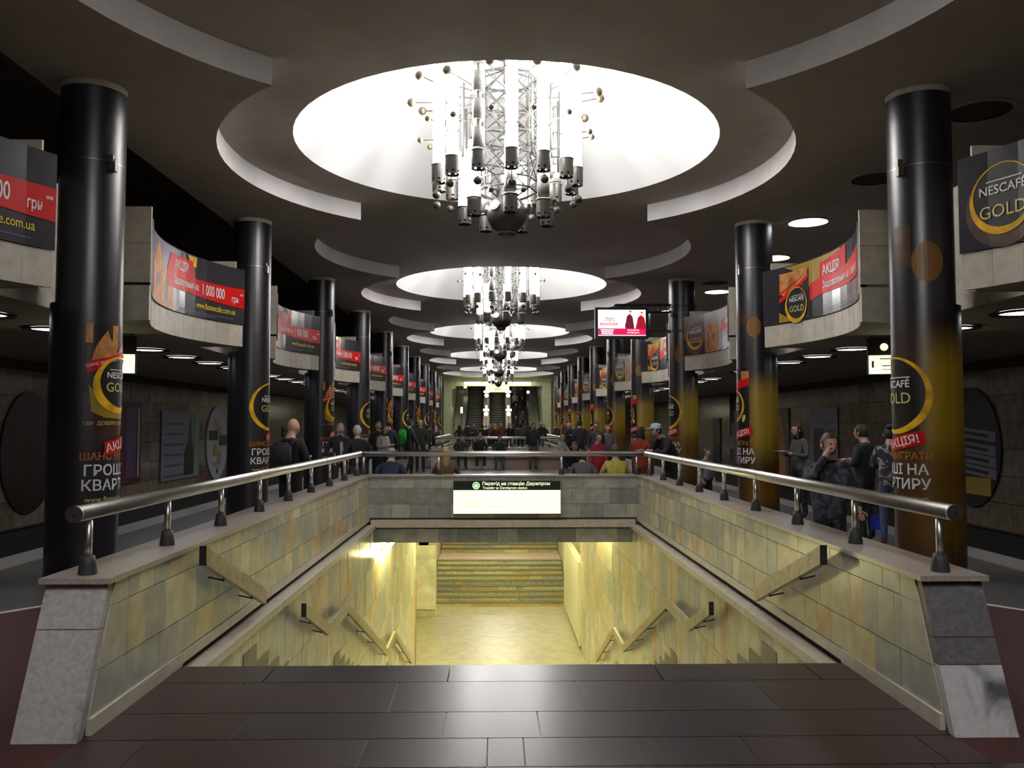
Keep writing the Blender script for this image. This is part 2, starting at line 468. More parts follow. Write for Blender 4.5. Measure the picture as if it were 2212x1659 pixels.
# red granite circle with a white inlay line round the head of the stairs
def circ_strip(r0, r1, z, nm, mt):
    m = MB(); n = 90
    for i in range(n):
        t0, t1 = 2 * PI * i / n, 2 * PI * (i + 1) / n
        if r0 == 0:
            x0, x1 = -r1 * math.cos(PI * i / n), -r1 * math.cos(PI * (i + 1) / n)
            h0, h1 = [math.sqrt(max(r1 * r1 - x * x, 0)) for x in (x0, x1)]
            xm = (x0 + x1) / 2
            lo0, lo1 = 4.06 - h0, 4.06 - h1; hi0, hi1 = 4.06 + h0, 4.06 + h1
            if WX - WO < xm < WX + WO: hi0 = hi1 = 4.36
            m.quad((x0, lo0, z), (x1, lo1, z), (x1, hi1, z), (x0, hi0, z))
        else:
            pm = r1 * math.cos((t0 + t1) / 2)
            if abs(pm - WX) < WO and math.sin(t0) > 0: continue
            m.quad(*[(rr_ * math.cos(t), 4.06 + rr_ * math.sin(t), z) for rr_, t in ((r0, t0), (r1, t0), (r1, t1), (r0, t1))])
    return m.build(nm, mt, floor)
circ_strip(0, 5.44, .002, 'red_granite_field', M_RED)
circ_strip(5.43, 5.50, .004, 'white_inlay', M_INLAY)
rows = [(3.55, 4.02, [-1.3, -.2, .75, 1.9]), (4.02, 4.385, [-1.9, -.8, -.19, -.01, 1.1, 2.0]), (4.385, 4.78, [-1.5, -.42, .08, 1.25]),
        (4.78, 5.335, [-1.7, -.75, .34, 1.45]), (5.335, 5.70, [-1.6, -.45, .9, 1.9])]
for i, (y0, y1, js) in enumerate(rows):
    lim = 2.6 if y1 < 4.3 else WI - .0
    xs = [WX - lim] + js + [WX + lim]
    for q, (x0, x1) in enumerate(zip(xs, xs[1:])):
        piece('granite_slab', M_FLOOR4 if abs(x0 + x1) / 2 > 1.15 else M_FLOOR2 if (q + i) % 3 else M_FLOOR3, floor, x0 + .004, x1 - .004, y0 + .004, y1 - .004, -.06 if i < 4 else -.15, .006)
# ------------------------------------------------------------------ stair well: walls, steps, passage
ZP = -4.35
def profile():
    """(y, z) of the tread edges going down"""
    st = []; y, z = 5.70, 0.0
    for n, land in ((10, 1.2), (10, 1.2), (9, 0)):
        for i in range(n):
            z -= .15; st.append((y, z)); y += .37
        y += land - .0
    return st
STEPS = profile()
def stair_z(y):
    z = 0
    for a_, b_ in STEPS:
        if y >= a_: z = b_
    return z
def tiles(parent, s, xf, y0, y1, zrows, wr, mats, seed, name='wall_tile', keep=None, rust=0.0, d=1):
    """upright marble tiles on an x = xf wall facing the stair well"""
    rr = random.Random(seed)
    for z0, z1 in zrows:
        y = y0 - rr.random() * wr[0]
        while y < y1 - .02:
            w = rr.uniform(*wr); ya, yb = max(y, y0), min(y + w, y1)
            y += w
            if yb - ya < .03 or (keep and not keep((ya + yb) / 2, z1)): continue
            m = M_RUST if rr.random() < rust else rr.choice(mats)
            t = .012 + rr.random() * .003
            x0, x1 = sorted((xf, xf - s * t))
            piece(name, m, parent, x0, x1, ya + .0025, yb - .0025, z0 + .0025, z1 - .0025)
def well_wall(s, nm):
    xi, xo = WX + s * WI, WX + s * WO
    # parapet with a raked front end
    m = MB()
    x0, x1 = sorted((xi, xo))
    m.hexa([(x0, 4.39, 0), (x1, 4.39, 0), (x1, 14.3, 0), (x0, 14.3, 0), (x0, 4.70, .745), (x1, 4.70, .745), (x1, 14.3, .745), (x0, 14.3, .745)])
    o = struct(m.build(nm, M_GROUT))
    # raked end blocks
    def block(za, zb, mt):
        ya, yb = 4.35 + .31 * za / .745, 4.35 + .31 * zb / .745
        xa, xb = x0 - .006, x1 + .006
        MB().hexa([(xa, ya, za), (xb, ya, za), (xb, ya + .06, za), (xa, ya + .06, za), (xa, yb, zb), (xb, yb, zb), (xb, yb + .06, zb), (xa, yb + .06, zb)]).build('end_block', mt, o)
    if s < 0: block(.003, .515, M_PYL); block(.52, .742, M_PYL)
    else: block(.003, .33, M_PYLW); block(.335, .46, M_PYLD); block(.465, .742, M_PYLD)
    xs = sorted((xo, xo + s * .012))
    for i in range(8): piece('outer_panel', M_STONE[i % 4], o, xs[0], xs[1], 4.75 + i * 1.2, 4.75 + (i + 1) * 1.2 - .006, .01, .742)
    rr = random.Random(5 + s)
    ts = [(.62, .74), (.31, .62), (.0, .31)]
    def rake(ya, zt): return True
    for za, zb, mt in ((.62, .742, M_TILE[1]), (.313, .617, M_TILE[7]), (.09, .308, M_TILE[3])):
        ya, yb = 4.418 + .31 * za / .745, 4.418 + .31 * zb / .745
        ta, tb = sorted((xi, xi - s * .013))
        MB().hexa([(ta, ya, za), (tb, ya, za), (tb, 4.897, za), (ta, 4.897, za), (ta, yb, zb), (tb, yb, zb), (tb, 4.897, zb), (ta, 4.897, zb)]).build('wall_tile', mt, o)
    tiles(o, s, xi, 4.9, 14.0, [ts[0]], (.2, .36), M_TILE, 31 + s, keep=rake)
    tiles(o, s, xi, 4.9, 14.0, [ts[1]], (.2, .36), M_TILE, 41 + s, keep=rake, rust=.015)
    tiles(o, s, xi, 4.9, 14.0, [(.09, .31)], (.2, .36), M_TILE, 51 + s, keep=rake, rust=.07)
    b0, b1 = sorted((xi, xi - s * .03)); 
    MB().box(b0, b1, 4.45, 5.72, .006, .09).build('base_strip', M_TRIM, o)
    MB().box(b0, b1, 5.72, 14.0, .02, .085).build('base_strip', M_TRIM, o)
    # cap slabs
    c0, c1 = sorted((xi - s * .03, xo + s * .03)); y = 4.62
    for w in (1.5, 1.9, 1.7, 2.0, 1.6, .98):
        piece('cap_slab', M_CAP, o, c0, c1, y, y + w - .004, .745, .775); y += w
    # lower wall of the stair, standing a little proud under a stone ledge
    xl = WX + s * (WI - .09)
    l0, l1 = sorted((xl, WX + s * (WI + .3)))
    ye = 21.3 if s < 0 else 22.7
    lw = struct(MB().box(l0, l1, 5.7, ye, -4.6, -.04).build(nm.replace('parapet', 'stairs'), M_GROUT))
    zr = [(-.10 - .60 * i - .60, -.10 - .60 * i) for i in range(8)]
    tiles(lw, s, xl, 5.75, ye, zr, (.24, .40), M_TILE, 61 + s, keep=lambda y, zt: zt > stair_z(y + .3) - .25, rust=.05)
    for ya, za in STEPS:
        k0, k1 = sorted((xl, xl - s * .022))
        if za < -.5: piece('skirting_tile', M_SKIRT, lw, k0, k1, ya + .002, ya + .368, za - .1, za + .38)
    for ya, za in ((9.4, -1.5), (14.3, -3.0)): piece('skirting_tile', M_TILEG[0], lw, k0, k1, ya + .01, ya + 1.19, za, za + .14)
    t0, t1 = sorted((xl + s * .1, xl - s * .045))
    y = 5.72
    for w in (2.2, 2.2, 2.2, 1.65): piece('ledge_trim', M_TRIM, lw, t0, t1, y, y + w - .004, -.10, -.035); y += w
    # flight back up beyond the passage
    fw = struct(MB().box(*sorted((WX + s * WI, WX + s * (WI + .3))), 26.6, 42, -4.6, -.01).build(nm.replace('parapet', 'upflight'), M_TILE[2]))
    return o
well_wall(-1, 'wall_parapet_left'); well_wall(1, 'wall_parapet_right')
# cross wall at the far end of the opening
cw = struct(MB().box(WX - WI, WX + WI, 14.0, 14.3, -.33, .745).build('wall_cross', M_GROUT))
rr = random.Random(3)
for z0, z1, mats, wr in ((.56, .742, M_TILEG[1:3], (.33, .5)), (.30, .56, [M_TILEG[0], M_TILEG[3], M_TILEG[0], M_TILEG[1]], (.45, .9)), (.075, .30, M_TILEG[1:3] + [M_TILEG[0]], (.30, .40)), (-.325, -.10, M_TILEG, (.28, .42))):
    x = WX - WI
    while x < WX + WI - .05:
        w = rr.uniform(*wr); xe = min(x + w, WX + WI)
        if WX + WI - xe < .1: xe = WX + WI
        piece('wall_tile', rr.choice(mats), cw, x + .0025, xe - .0025, 13.985, 14.001, z0 + .0025, z1 - .0025); x = xe
lg = WX - WI + .06
for i in range(3):
    piece('ledge_slab', M_TRIM, cw, lg + i * 1.447, lg + (i + 1) * 1.447 - .004, 13.90, 14.0, -.075, .045)
MB().box(WX - WI, WX + WI, 13.97, 14.0, -.10, -.08).build('ledge_gap', M_BLACKM, cw)
x = WX - WO
for w in (1.7, 1.7, 1.72): piece('cap_slab', M_CAP, cw, x, x + w - .004, 13.96, 14.33, .745, .775); x += w
# steps going down (the toothed edge beside them is the skirting) and the steps rising again beyond
sd = MB()
fl = struct(MB().box(WX - WI - .4, WX + WI + .4, 18.7, 28.2, ZP - .2, ZP).build('floor_passage', M_PASSF))
for i, (y, z) in enumerate(STEPS):
    y1 = STEPS[i + 1][0] if i + 1 < len(STEPS) else y + .4
    piece('step', M_STEP[i % 3], fl, WX - WI + .09, WX + WI - .09, y, y1 + .03, z - .16, z)
RI, RU = .125, .30
def up_step(y, z, i):
    q = random.Random(i * 7)
    piece('step', M_STEPSHADE, fl, WX - WI + .02, WX + WI - .02, y - .015, y + RU + .02, z - .022, z)  # dark slab paints the shadow line at each step edge
    xs = [WX - WI + .02] + sorted(q.uniform(-2, 2) for _ in range(4)) + [WX + WI - .02]
    for x0, x1 in zip(xs, xs[1:]): piece('step_face', q.choice(M_STEP), fl, x0 + .002, x1 - .002, y + .005, y + .04, z - RI, z - .022)
for i in range(9): up_step(28.0 + RU * i, ZP + RI * (i + 1), i)
piece('landing', M_STEP[3], fl, WX - WI + .02, WX + WI - .02, 30.7, 32.3, ZP + 9 * RI - .15, ZP + 9 * RI)
for i in range(10): up_step(32.3 + RU * i, ZP + RI * (10 + i), i + 20)
# passage: ceiling, white piers, side openings
pc = struct(MB().box(WX - 6, WX + 6, 14.3, 31.8, -.34, -.30).build('ceiling_passage', M_PASSC))
for s in (-1, 1):
    x0, x1 = sorted((WX + s * 3.6, WX + s * 3.8))
    struct(MB().box(x0, x1, 20.9, 27.2, ZP, -.3).build('wall_passage_left' if s < 0 else 'wall_passage_right', M_TILE[2]))
struct(MB().box(-2.95, -2.03, 26.6, 26.95, ZP + .2, -.3).box(-2.95, -2.03, 26.62, 26.95, ZP, ZP + .2).build('trim_1', M_TILE[2]))
piece('wall_tile', mat('white_marble', (.80, .78, .68), .25, noise=(3, .2)), bpy.data.objects['trim_1'], -2.95, -2.03, 26.58, 26.6, ZP + .22, ZP + 2.2)
piece('jamb_strip', mat('orange_jamb', (.55, .22, .03), .4), bpy.data.objects['wall_stairs_left'], -2.20, -2.135, 21.302, 21.36, ZP, ZP + 2.1)
# second stair well further down the hall
def second_well():
    for s, nm in ((-1, 'wall_well_left'), (1, 'wall_well_right')):
        x0, x1 = sorted((WX + s * WI, WX + s * WO))
        o = struct(MB().box(x0, x1, 31.5, 41.6, 0, .745).build(nm, M_STONE[1]))
        piece('cap_slab', M_CAP, o, x0 - .03, x1 + .03, 31.5, 41.6, .745, .775)
    o = struct(MB().box(WX - WI, WX + WI, 31.5, 31.8, -.33, .745).build('wall_well_near', M_TILEG[2]))
    for i in range(5): piece('wall_tile', (M_TILEG[2], M_STONE[0], M_TILEG[1])[i % 3], o, WX - WO + i * 1.02, WX - WO + (i + 1) * 1.02 - .01, 31.48, 31.5, .42, .742)
    piece('cap_slab', M_CAP, o, WX - WI, WX + WI, 31.46, 31.8, .745, .775)
second_well()
# ================================================================== things
# ------------------------------------------------------------------ columns with printed wraps
def logo(u, v, r, k=1.0, sy=1.0, side=''):
    """black roundel lettering"""
    return [at(text2d('NESCAFÉ', .30 * r * k, .018), u, v + .16 * r)], [at(text2d('GOLD', .46 * r * k, .004), u, v - .32 * r)], [rect2(u - .50 * r * k, u + .62 * r * k, v + .44 * r, v + .47 * r)]
def wrap_material(nm, design):
    """black vinyl whose print runs from black into brown and gold; the UV map holds metres round the column and height"""
    m = bpy.data.materials.new(nm); m.use_nodes = True; nt = m.node_tree; N = nt.nodes; L = nt.links
    b = N['Principled BSDF']; b.inputs['Roughness'].default_value = .34; b.inputs['Specular IOR Level'].default_value = .8
    uv = N.new('ShaderNodeUVMap'); sp = N.new('ShaderNodeSeparateXYZ'); L.new(uv.outputs[0], sp.inputs[0])
    def ramp(sock, pts):
        mr = N.new('ShaderNodeMapRange'); mr.interpolation_type = 'SMOOTHSTEP'
        mr.inputs[1].default_value, mr.inputs[2].default_value = pts; L.new(sock, mr.inputs[0]); return mr.outputs[0]
    def mul(p, q):
        x = N.new('ShaderNodeMath'); x.operation = 'MULTIPLY'; L.new(p, x.inputs[0]); L.new(q, x.inputs[1]); return x.outputs[0]
    def mixc(prev, col, fac):
        x = N.new('ShaderNodeMix'); x.data_type = 'RGBA'; L.new(fac, x.inputs[0])
        if prev is None: x.inputs[6].default_value = (.010, .0095, .016, 1)
        else: L.new(prev, x.inputs[6])
        x.inputs[7].default_value = (*col, 1); return x.outputs[2]
    U, V = sp.outputs[0], sp.outputs[1]
    if design == 'B':
        c = mixc(None, (.050, .020, .006), mul(ramp(V, (3.0, 1.9)), ramp(U, (-.5, .1))))
        c = mixc(c, (.30, .19, .012), mul(mul(ramp(U, (.24, .46)), ramp(V, (2.75, 2.1))), ramp(V, (.75, 1.6))))
        c = mixc(c, (.12, .06, .006), mul(mul(ramp(U, (.05, .4)), ramp(V, (1.6, .9))), ramp(V, (.1, .5))))
    elif design == 'C':
        c = mixc(None, (.040, .016, .006), mul(ramp(V, (2.9, 2.0)), ramp(U, (-.5, .1))))
        c = mixc(c, (.28, .18, .014), mul(mul(ramp(U, (.22, .42)), ramp(V, (2.6, 2.1))), ramp(V, (.7, 1.5))))
        c = mixc(c, (.14, .06, .004), mul(mul(ramp(U, (.05, .35)), ramp(V, (.9, .5))), ramp(V, (.1, .3))))
    else:
        c = mixc(None, (.045, .012, .006), mul(mul(ramp(U, (-.42, -.2)), ramp(V, (2.6, 2.2))), ramp(V, (1.2, 1.6))))
    L.new(c, b.inputs['Base Color'])
    return m
WRAPS = {d: wrap_material('printed_wrap_' + d, d) for d in 'ABC'}
def wrap_mesh(a0, r, z0, z1, span):
    me = bpy.data.meshes.new('vinyl_wrap'); n = 44
    vs = []; fs = []; uvs = []
    for i in range(n + 1):
        a = a0 - span / 2 + span * i / n
        vs += [(r * math.cos(a), r * math.sin(a), z0), (r * math.cos(a), r * math.sin(a), z1)]
    for i in range(n): fs.append((2 * i, 2 * i + 2, 2 * i + 3, 2 * i + 1))
    me.from_pydata(vs, [], fs); ul = me.uv_layers.new(name='UVMap')
    for p in me.polygons:
        p.use_smooth = True
        for li, vi in zip(p.loop_indices, p.vertices):
            a = -span / 2 + span * (vi // 2) / n; ul.data[li].uv = (a * r, vs[vi][2])
    return me
def make_column(s, design):
    o = thing('column', 'x', 'column', (0, 0, 0), group='round columns wrapped in black printed vinyl', kind='thing')
    r = CR + .006
    MB().lathe([(CR, .001), (CR, ZA - .003)], 40).build('shaft', M_STONE[1], o)
    MB().lathe([(CR + .009, ZA - .06), (CR + .009, ZA - .003)], 40).build('top_ring', M_TRIM, o)
    a0 = 0 if s < 0 else PI
    w = wrap_mesh(a0, CR + .02, .001, ZU - .01, 2 * PI); w.materials.append(WRAPS[design]); put('lower_casing', w, o, (s * .055, .03, 0))
    w = wrap_mesh(a0, r, .02, ZA - .07, math.radians(318)); w.materials.append(WRAPS[design]); put('vinyl_wrap', w, o)
    ra = a0 + math.radians(-35 if s > 0 else 20)
    cl = MB()
    cl.lathe([(r + .002, 4.405), (r + .002, 4.412)], 40)
    a1 = a0 + math.radians(30 * (1 if s > 0 else -1))
    px, py = (r + .02) * math.cos(a1), (r + .02) * math.sin(a1)
    cl.box(px - .03, px + .03, py - .03, py + .03, 4.30, 4.43).box(px - .045, px + .015, py - .05, py - .02, 4.40, 4.47)
    cl.build('strap_clamp', M_STEELD, o)
    cuts = [.035 * i for i in range(-15, 16)]
    def P(nm, shapes, mt, off):
        rr_ = r + off
        print_on(nm, shapes, lambda u, v: (rr_ * math.cos(a0 + u / r), rr_ * math.sin(a0 + u / r), v), mt, o, cuts)
    if design == 'A':
        P('printed_photo', [rect2(-.42, .42, 1.95, 2.66)], M_BLACKP, .002)
        P('printed_building', [poly2([(-.36, 2.2), (-.30, 2.42), (-.24, 2.52), (-.18, 2.60), (-.14, 2.50), (-.08, 2.46), (-.05, 2.36), (.02, 2.42), (.1, 2.5), (.16, 2.4), (.3, 2.44), (.36, 2.3), (.36, 2.14)]), rect2(-.12, -.04, 2.40, 2.66), rect2(-.40, -.33, 2.46, 2.66), rect2(.12, .2, 2.42, 2.66)], M_CHURCH, .004)
        P('printed_ribbon', [poly2([(-.38, 2.14), (-.1, 2.26), (.4, 2.46), (.4, 2.52), (-.1, 2.34), (-.38, 2.26)])], M_REDP, .006)
        P('ribbon_lettering', [at(text2d('ШАНС ВИГРАТИ ГРОШІ НА КВАРТИРУ', .042, .01), .0, 2.30, .25)], M_WHITEP, .008)
        P('gold_wave', [poly2([(-.36, 2.02), (-.30, 1.94), (-.1, 1.82), (.1, 1.78), (.36, 1.80), (.36, 1.70), (.1, 1.66), (-.2, 1.68), (-.33, 1.74)])], M_MUSTARD, .004)
        P('roundel', [disc2(0, 2.04, .28)], M_BLACKP, .007)
        P('gold_ring', [ring2(0, 2.04, .28, .02, .085, tilt=-2.4)], M_GOLDP, .009)
        wz, g, ln = logo(0, 2.05, .30)
        P('small_print', [at(text2d('120г  ДОВІРИ СМАКУ', .055), -.12, 1.60)], M_GOLDL, .003)
        tagv = 1.40
    elif design == 'B':
        P('roundel', [disc2(0, 1.93, .40, 1.0)], M_BLACKP, .003)
        P('gold_ring', [ring2(0, 1.93, .40, .015, .075, tilt=-.5 if s > 0 else -2.7)], M_GOLDP, .006)
        wz, g, ln = logo(0, 1.95, .36)
        P('amber_spot', [disc2(.42, 3.34, .16, 1.35), ], M_BLOB, .003)
        P('brown_spot', [rect2(.06, .26, 3.3, 3.75)], M_BROWNP, .002)
        tagv = 1.42
    else:
        P('printed_photo', [rect2(-.42, .30, 1.20, 2.62)], M_BLACKP, .002)
        P('printed_building', [rect2(.14, .30, 2.36, 2.56), poly2([(-.3, 2.3), (-.2, 2.5), (-.1, 2.58), (0, 2.42), (.14, 2.36), (.14, 2.3)])], M_CHURCH, .003)
        P('printed_ribbon', [poly2([(-.38, 2.1), (-.1, 2.2), (.30, 2.3), (.30, 2.44), (-.1, 2.34), (-.38, 2.2)])], M_REDP, .006)
        P('gold_ring', [ring2(-.10, 1.95, .28, .015, .05, tilt=-.6)], M_GOLDP, .006)
        wz, g, ln = logo(-.10, 1.96, .30)
        P('coffee_bean', [at(poly2([(.035 * math.cos(t) * 1.0, .07 * math.sin(t)) for t in [2 * PI * q / 16 for q in range(16)]]), .19, 1.72, -.3)], M_GOLDL, .006)
        P('amber_spot', [disc2(.40, 3.34, .13, 1.4)], M_BLOB, .003)
        P('brown_spot', [disc2(.15, 3.55, .14, 1.2)], M_BROWNP, .002)
        tagv = 1.45
    P('brand_lettering', wz + ln, M_WHITEP, .011); P('slogan_lettering', [at(text2d('ГРОШІ НА', .155, .016), 0, 1.075)], M_WHITEP, .011); P('slogan_lettering', [at(text2d('КВАРТИРУ', .155, .016), 0, .92)], M_WHITEP, .011)
    P('lettering_gold', g, M_GOLDL, .011)
    P('red_flag', [at(poly2([(-.24, -.07), (.24, -.07), (.25, .07), (-.22, .07)]), .03 if design == 'A' else .12, tagv, .22)], M_REDP, .012)
    P('flag_lettering', [at(text2d('АКЦІЯ!', .125, .016), .03 if design == 'A' else .10, tagv - .045, .22)], M_WHITEP, .015)
    P('lettering_orange', [at(text2d('ШАНС ВИГРАТИ', .108, .012), 0, 1.235)], M_ORANGEP, .005)
    P('web_address', [at(text2d('www.flatnescafe.com.ua', .078, .008), 0, .80)], M_GOLDL, .005)
    return o
PROTO = {}
for k in range(10):
    for s in (-1, 1):
        d = ('A' if k % 2 == 0 else 'B') if s < 0 else ('B' if k % 2 == 0 else 'C')
        loc = (s * CX, CY0 + 6 * k, 0)
        if (s, d) not in PROTO: o = PROTO[(s, d)] = make_column(s, d)
        else: o = dup(PROTO[(s, d)])
        o.location = loc
        o['label'] = 'black vinyl-wrapped round column of the %s row, %s from the camera' % ('left' if s < 0 else 'right', nth(k))
# ------------------------------------------------------------------ banners on the balconies
def banner_map(s, k, off):
    arc = [(x - .05 - off, y) for x, y in bay_arc(k)]
    ls = [0]
    for p, q in zip(arc, arc[1:]): ls.append(ls[-1] + math.hypot(q[0] - p[0], q[1] - p[1]))
    tot = ls[-1]
    def f(u, v):
        t = (u + tot / 2) if s < 0 else (tot / 2 - u)
        t = min(max(t, 0), tot - 1e-6)
        i = max(j for j in range(12) if ls[j] <= t + 1e-9)
        w = (t - ls[i]) / (ls[i + 1] - ls[i])
        return (s * (arc[i][0] + (arc[i + 1][0] - arc[i][0]) * w), arc[i][1] + (arc[i + 1][1] - arc[i][1]) * w, v)
    return f, tot, [l - tot / 2 for l in ls]
M_BANNER = mat('banner_print', (.030, .028, .036), .22, spec=.6)
M_PANELB = mat('banner_back', (.03, .03, .03), .7)
B0, B1 = 3.25, 4.17
def banner(s, k, design):
    side = 'left' if s < 0 else 'right'
    base = Vector((s * 4.7, 12.25 + 6 * k, B0))
    what = {'L': 'red price stripe and web address', 'P': 'coffee pack picture and red slogan', 'G': 'gold ring logo and church picture'}[design]
    o = thing('advert_banner', 'curved dark banner with %s on the %s balcony, %s bay' % (what, side, nth(k + 1)), 'banner', base, group='advertising banners along the balconies')
    f0, tot, cuts = banner_map(s, k, 0)
    cuts = [-c for c in cuts] if s > 0 else cuts
    m = MB()
    for i in range(12):
        p, q = bay_arc(k)[i], bay_arc(k)[i + 1]
        wallstrip(m, s, (p[0] - .05, p[1]), (q[0] - .05, q[1]), B0, B1, .03)
    m.v = [tuple(Vector(v) - base) for v in m.v]
    m.build('panel', M_BANNER, o)
    H = tot / 2
    def P(nm, shapes, mt, off):
        f, _, _ = banner_map(s, k, off)
        print_on(nm, shapes, lambda u, v: Vector(f(u, B0 + v * (B1 - B0))) - base, mt, o, cuts)
    def lt(body, size, u, v, b=.012, rot=0, al='LEFT', sx=1.0):      # lettering in metres on a panel whose v runs 0..1
        vs, fs = text2d(body, size, b, align=al, sx=sx); vs, fs = at((vs, fs), 0, 0, rot)
        return [(x + u, y / (B1 - B0) + v) for x, y in vs], fs
    A = B1 - B0
    def church(u, w):
        return ([poly2([(u - w, 0), (u + w, 0), (u + w, .5), (u + .7 * w, .62), (u + .5 * w, .55), (u + .3 * w, .7), (u, .95), (u - .3 * w, .7), (u - .5 * w, .58), (u - .8 * w, .66), (u - w, .5)])],
                [rect2(u - .1 * w, u + .12 * w, .28, .45), rect2(u - .7 * w, u - .55 * w, .1, .5), rect2(u + .55 * w, u + .7 * w, .1, .5)])
    def ring(u, v, r):
        vs, fs = ring2(0, 0, r, .012, .07, tilt=-1.9); return [(x + u, y / A + v) for x, y in vs], fs
    def rdisc(u, v, r):
        vs, fs = disc2(0, 0, r); return [(x + u, y / A + v) for x, y in vs], fs
    if design == 'L':
        P('printed_glare', [rect2(-H + .02, .1, .02, .98)], M_LILAC, .003)  # lilac field puts the banner's glare into the colour
        c, cd = church(-.85, .72)
        P('printed_church', c, M_CHURCH, .005); P('church_windows', cd, M_CHURCHD, .007)
        P('amber_patch', [poly2([(.35, .98), (.62, .98), (.6, .82), (.45, .8)])], M_GOLDP, .005)
        P('red_stripe', [poly2([(-.35, .36), (.4, .36), (H - .01, .29), (H - .01, .64), (.55, .62), (.50, .90), (-.25, .88), (-.4, .6)])], M_REDP, .008)
        P('flag_lettering', [lt('АКЦІЯ!', .19, -.1, .68, sx=.72)], M_WHITEP, .011); P('slogan_lettering', [lt('Задоволення на', .15, -.12, .44, sx=.68)], M_WHITEP, .011); P('price_lettering', [lt('1 000 000', .235, .78, .40, sx=.62)], M_WHITEP, .011); P('currency_lettering', [lt('грн', .15, 1.515, .38, sx=.66), lt('**', .09, 1.70, .48)], M_WHITEP, .011)
        P('web_address', [lt('www.flatnescafe.com.ua', .13, .62, .16, .008, sx=.78)], M_YELP, .005)
        P('small_print', [rect2(-.9, H - .25, .075, .082), rect2(-.9, H - .7, .045, .052)], M_LILAC, .005)
    elif design == 'P':
        P('mustard_field', [poly2([(-.8, .55), (.1, .5), (.35, .98), (-1.3, .98), (-1.1, .9)])], M_MUSTARD, .003)
        P('pack_picture', [rect2(-1.44, -.68, .02, .88)], M_BLACKP, .005)
        P('pack_building', [poly2([(-1.42, .88), (-1.42, .55), (-1.3, .45), (-1.2, .75), (-1.1, .8), (-1.0, .62), (-.75, .74), (-.7, .88)])], M_CHURCH, .007)
        P('pack_ribbon', [poly2([(-1.43, .44), (-1.0, .62), (-.69, .78), (-.69, .71), (-1.0, .55), (-1.43, .36)]), poly2([(-1.43, .50), (-1.0, .68), (-.8, .78), (-1.0, .71), (-1.43, .54)])], M_REDP, .009)
        P('roundel', [rdisc(-1.0, .30, .26)], M_BLACKP, .011)
        P('gold_ring', [ring(-1.0, .30, .26)], M_GOLDP, .013)
        P('gold_wave', [poly2([(-1.44, .02), (-1.0, .02), (-1.2, .07), (-1.44, .2)])], M_MUSTARD, .008)
        w = [lt('NESCAFÉ', .092, -1.175, .35), rect2(-1.12, -.84, .44, .45)]
        P('red_flag', [poly2([(-.66, .30), (-.35, .36), (H - .01, .36), (H - .01, .84), (.6, .66), (.6, .98), (-.34, .88), (-.36, .64), (-.66, .58)])], M_REDP, .007)
        P('lettering_white', w + [lt('АКЦІЯ!', .20, -.26, .66, sx=.9), lt('Задоволення на 1 000 000', .15, -.26, .44, sx=.9)], M_WHITEP, .016)
        P('lettering_gold', [lt('GOLD', .135, -1.175, .17, .002)], M_GOLDL, .016)
        P('small_print', [rect2(-.05, H - .4, .10, .106), rect2(-.05, H - .6, .06, .066)], M_LILAC, .005)
    else:
        P('printed_glare', [rect2(-.98, H - .02, .02, .98)], M_LILAC, .003)  # lilac glare laid on as colour here too
        c, cd = church(-.55, .40)
        P('printed_church', c, M_CHURCH, .005); P('church_windows', cd, M_CHURCHD, .007)
        P('ember_glow', [rdisc(-1.36, .40, .38)], M_BROWNP, .004)
        P('roundel', [rdisc(-1.36, .50, .31)], M_BLACKP, .006)
        P('gold_ring', [ring(-1.36, .50, .31)], M_GOLDP, .009)
        P('red_stripe', [poly2([(-.1, .45), (H - .02, .52), (H - .02, .85), (-.05, .72)])], M_REDP, .007)
        P('lettering_white', [lt('NESCAFÉ', .118, -1.59, .54), rect2(-1.52, -1.16, .665, .677), lt('АКЦІЯ!', .14, .2, .60)], M_WHITEP, .012)
        P('lettering_gold', [lt('GOLD', .17, -1.59, .30, .002)], M_GOLDL, .012)
    return o
for k in BAYS:
    banner(-1, k, 'L'); banner(1, k, 'P' if k % 2 == 0 else 'G')
# ------------------------------------------------------------------ chandeliers
def cup_mesh(r, z0, z1, lit=True):
    """an open cup of sheet metal with a row of holes along its lower edge"""
    m = MB(); n = 20
    zs = [z1, z0 + .055, z0 + .03, z0]
    rings = [m.add([(r * math.cos(2 * PI * k / n), r * math.sin(2 * PI * k / n), z) for k in range(n)]) for z in zs]
    for ri, (a_, b_) in enumerate(zip(rings, rings[1:])):
        for k in range(n):
            if ri == 1 and k % 3 == 0: continue
            m.face(a_ + k, b_ + k, b_ + (k + 1) % n, a_ + (k + 1) % n)
    m.face(*[rings[0] + k for k in range(n)])
    return m
def tube_mesh(r, z0, z1, segs, lit):
    m = MB(); h = (z1 - z0) / segs; g = .03 if lit else .055
    for i in range(segs):
        a_, b_ = z0 + i * h + g, z0 + (i + 1) * h - g
        m.tube((0, 0, a_), (0, 0, b_), r, 14)
        if i < segs - 1: m.tube((0, 0, b_), (0, 0, b_ + 2 * g), r * (.55 if lit else .35), 8, caps=False)
    return m
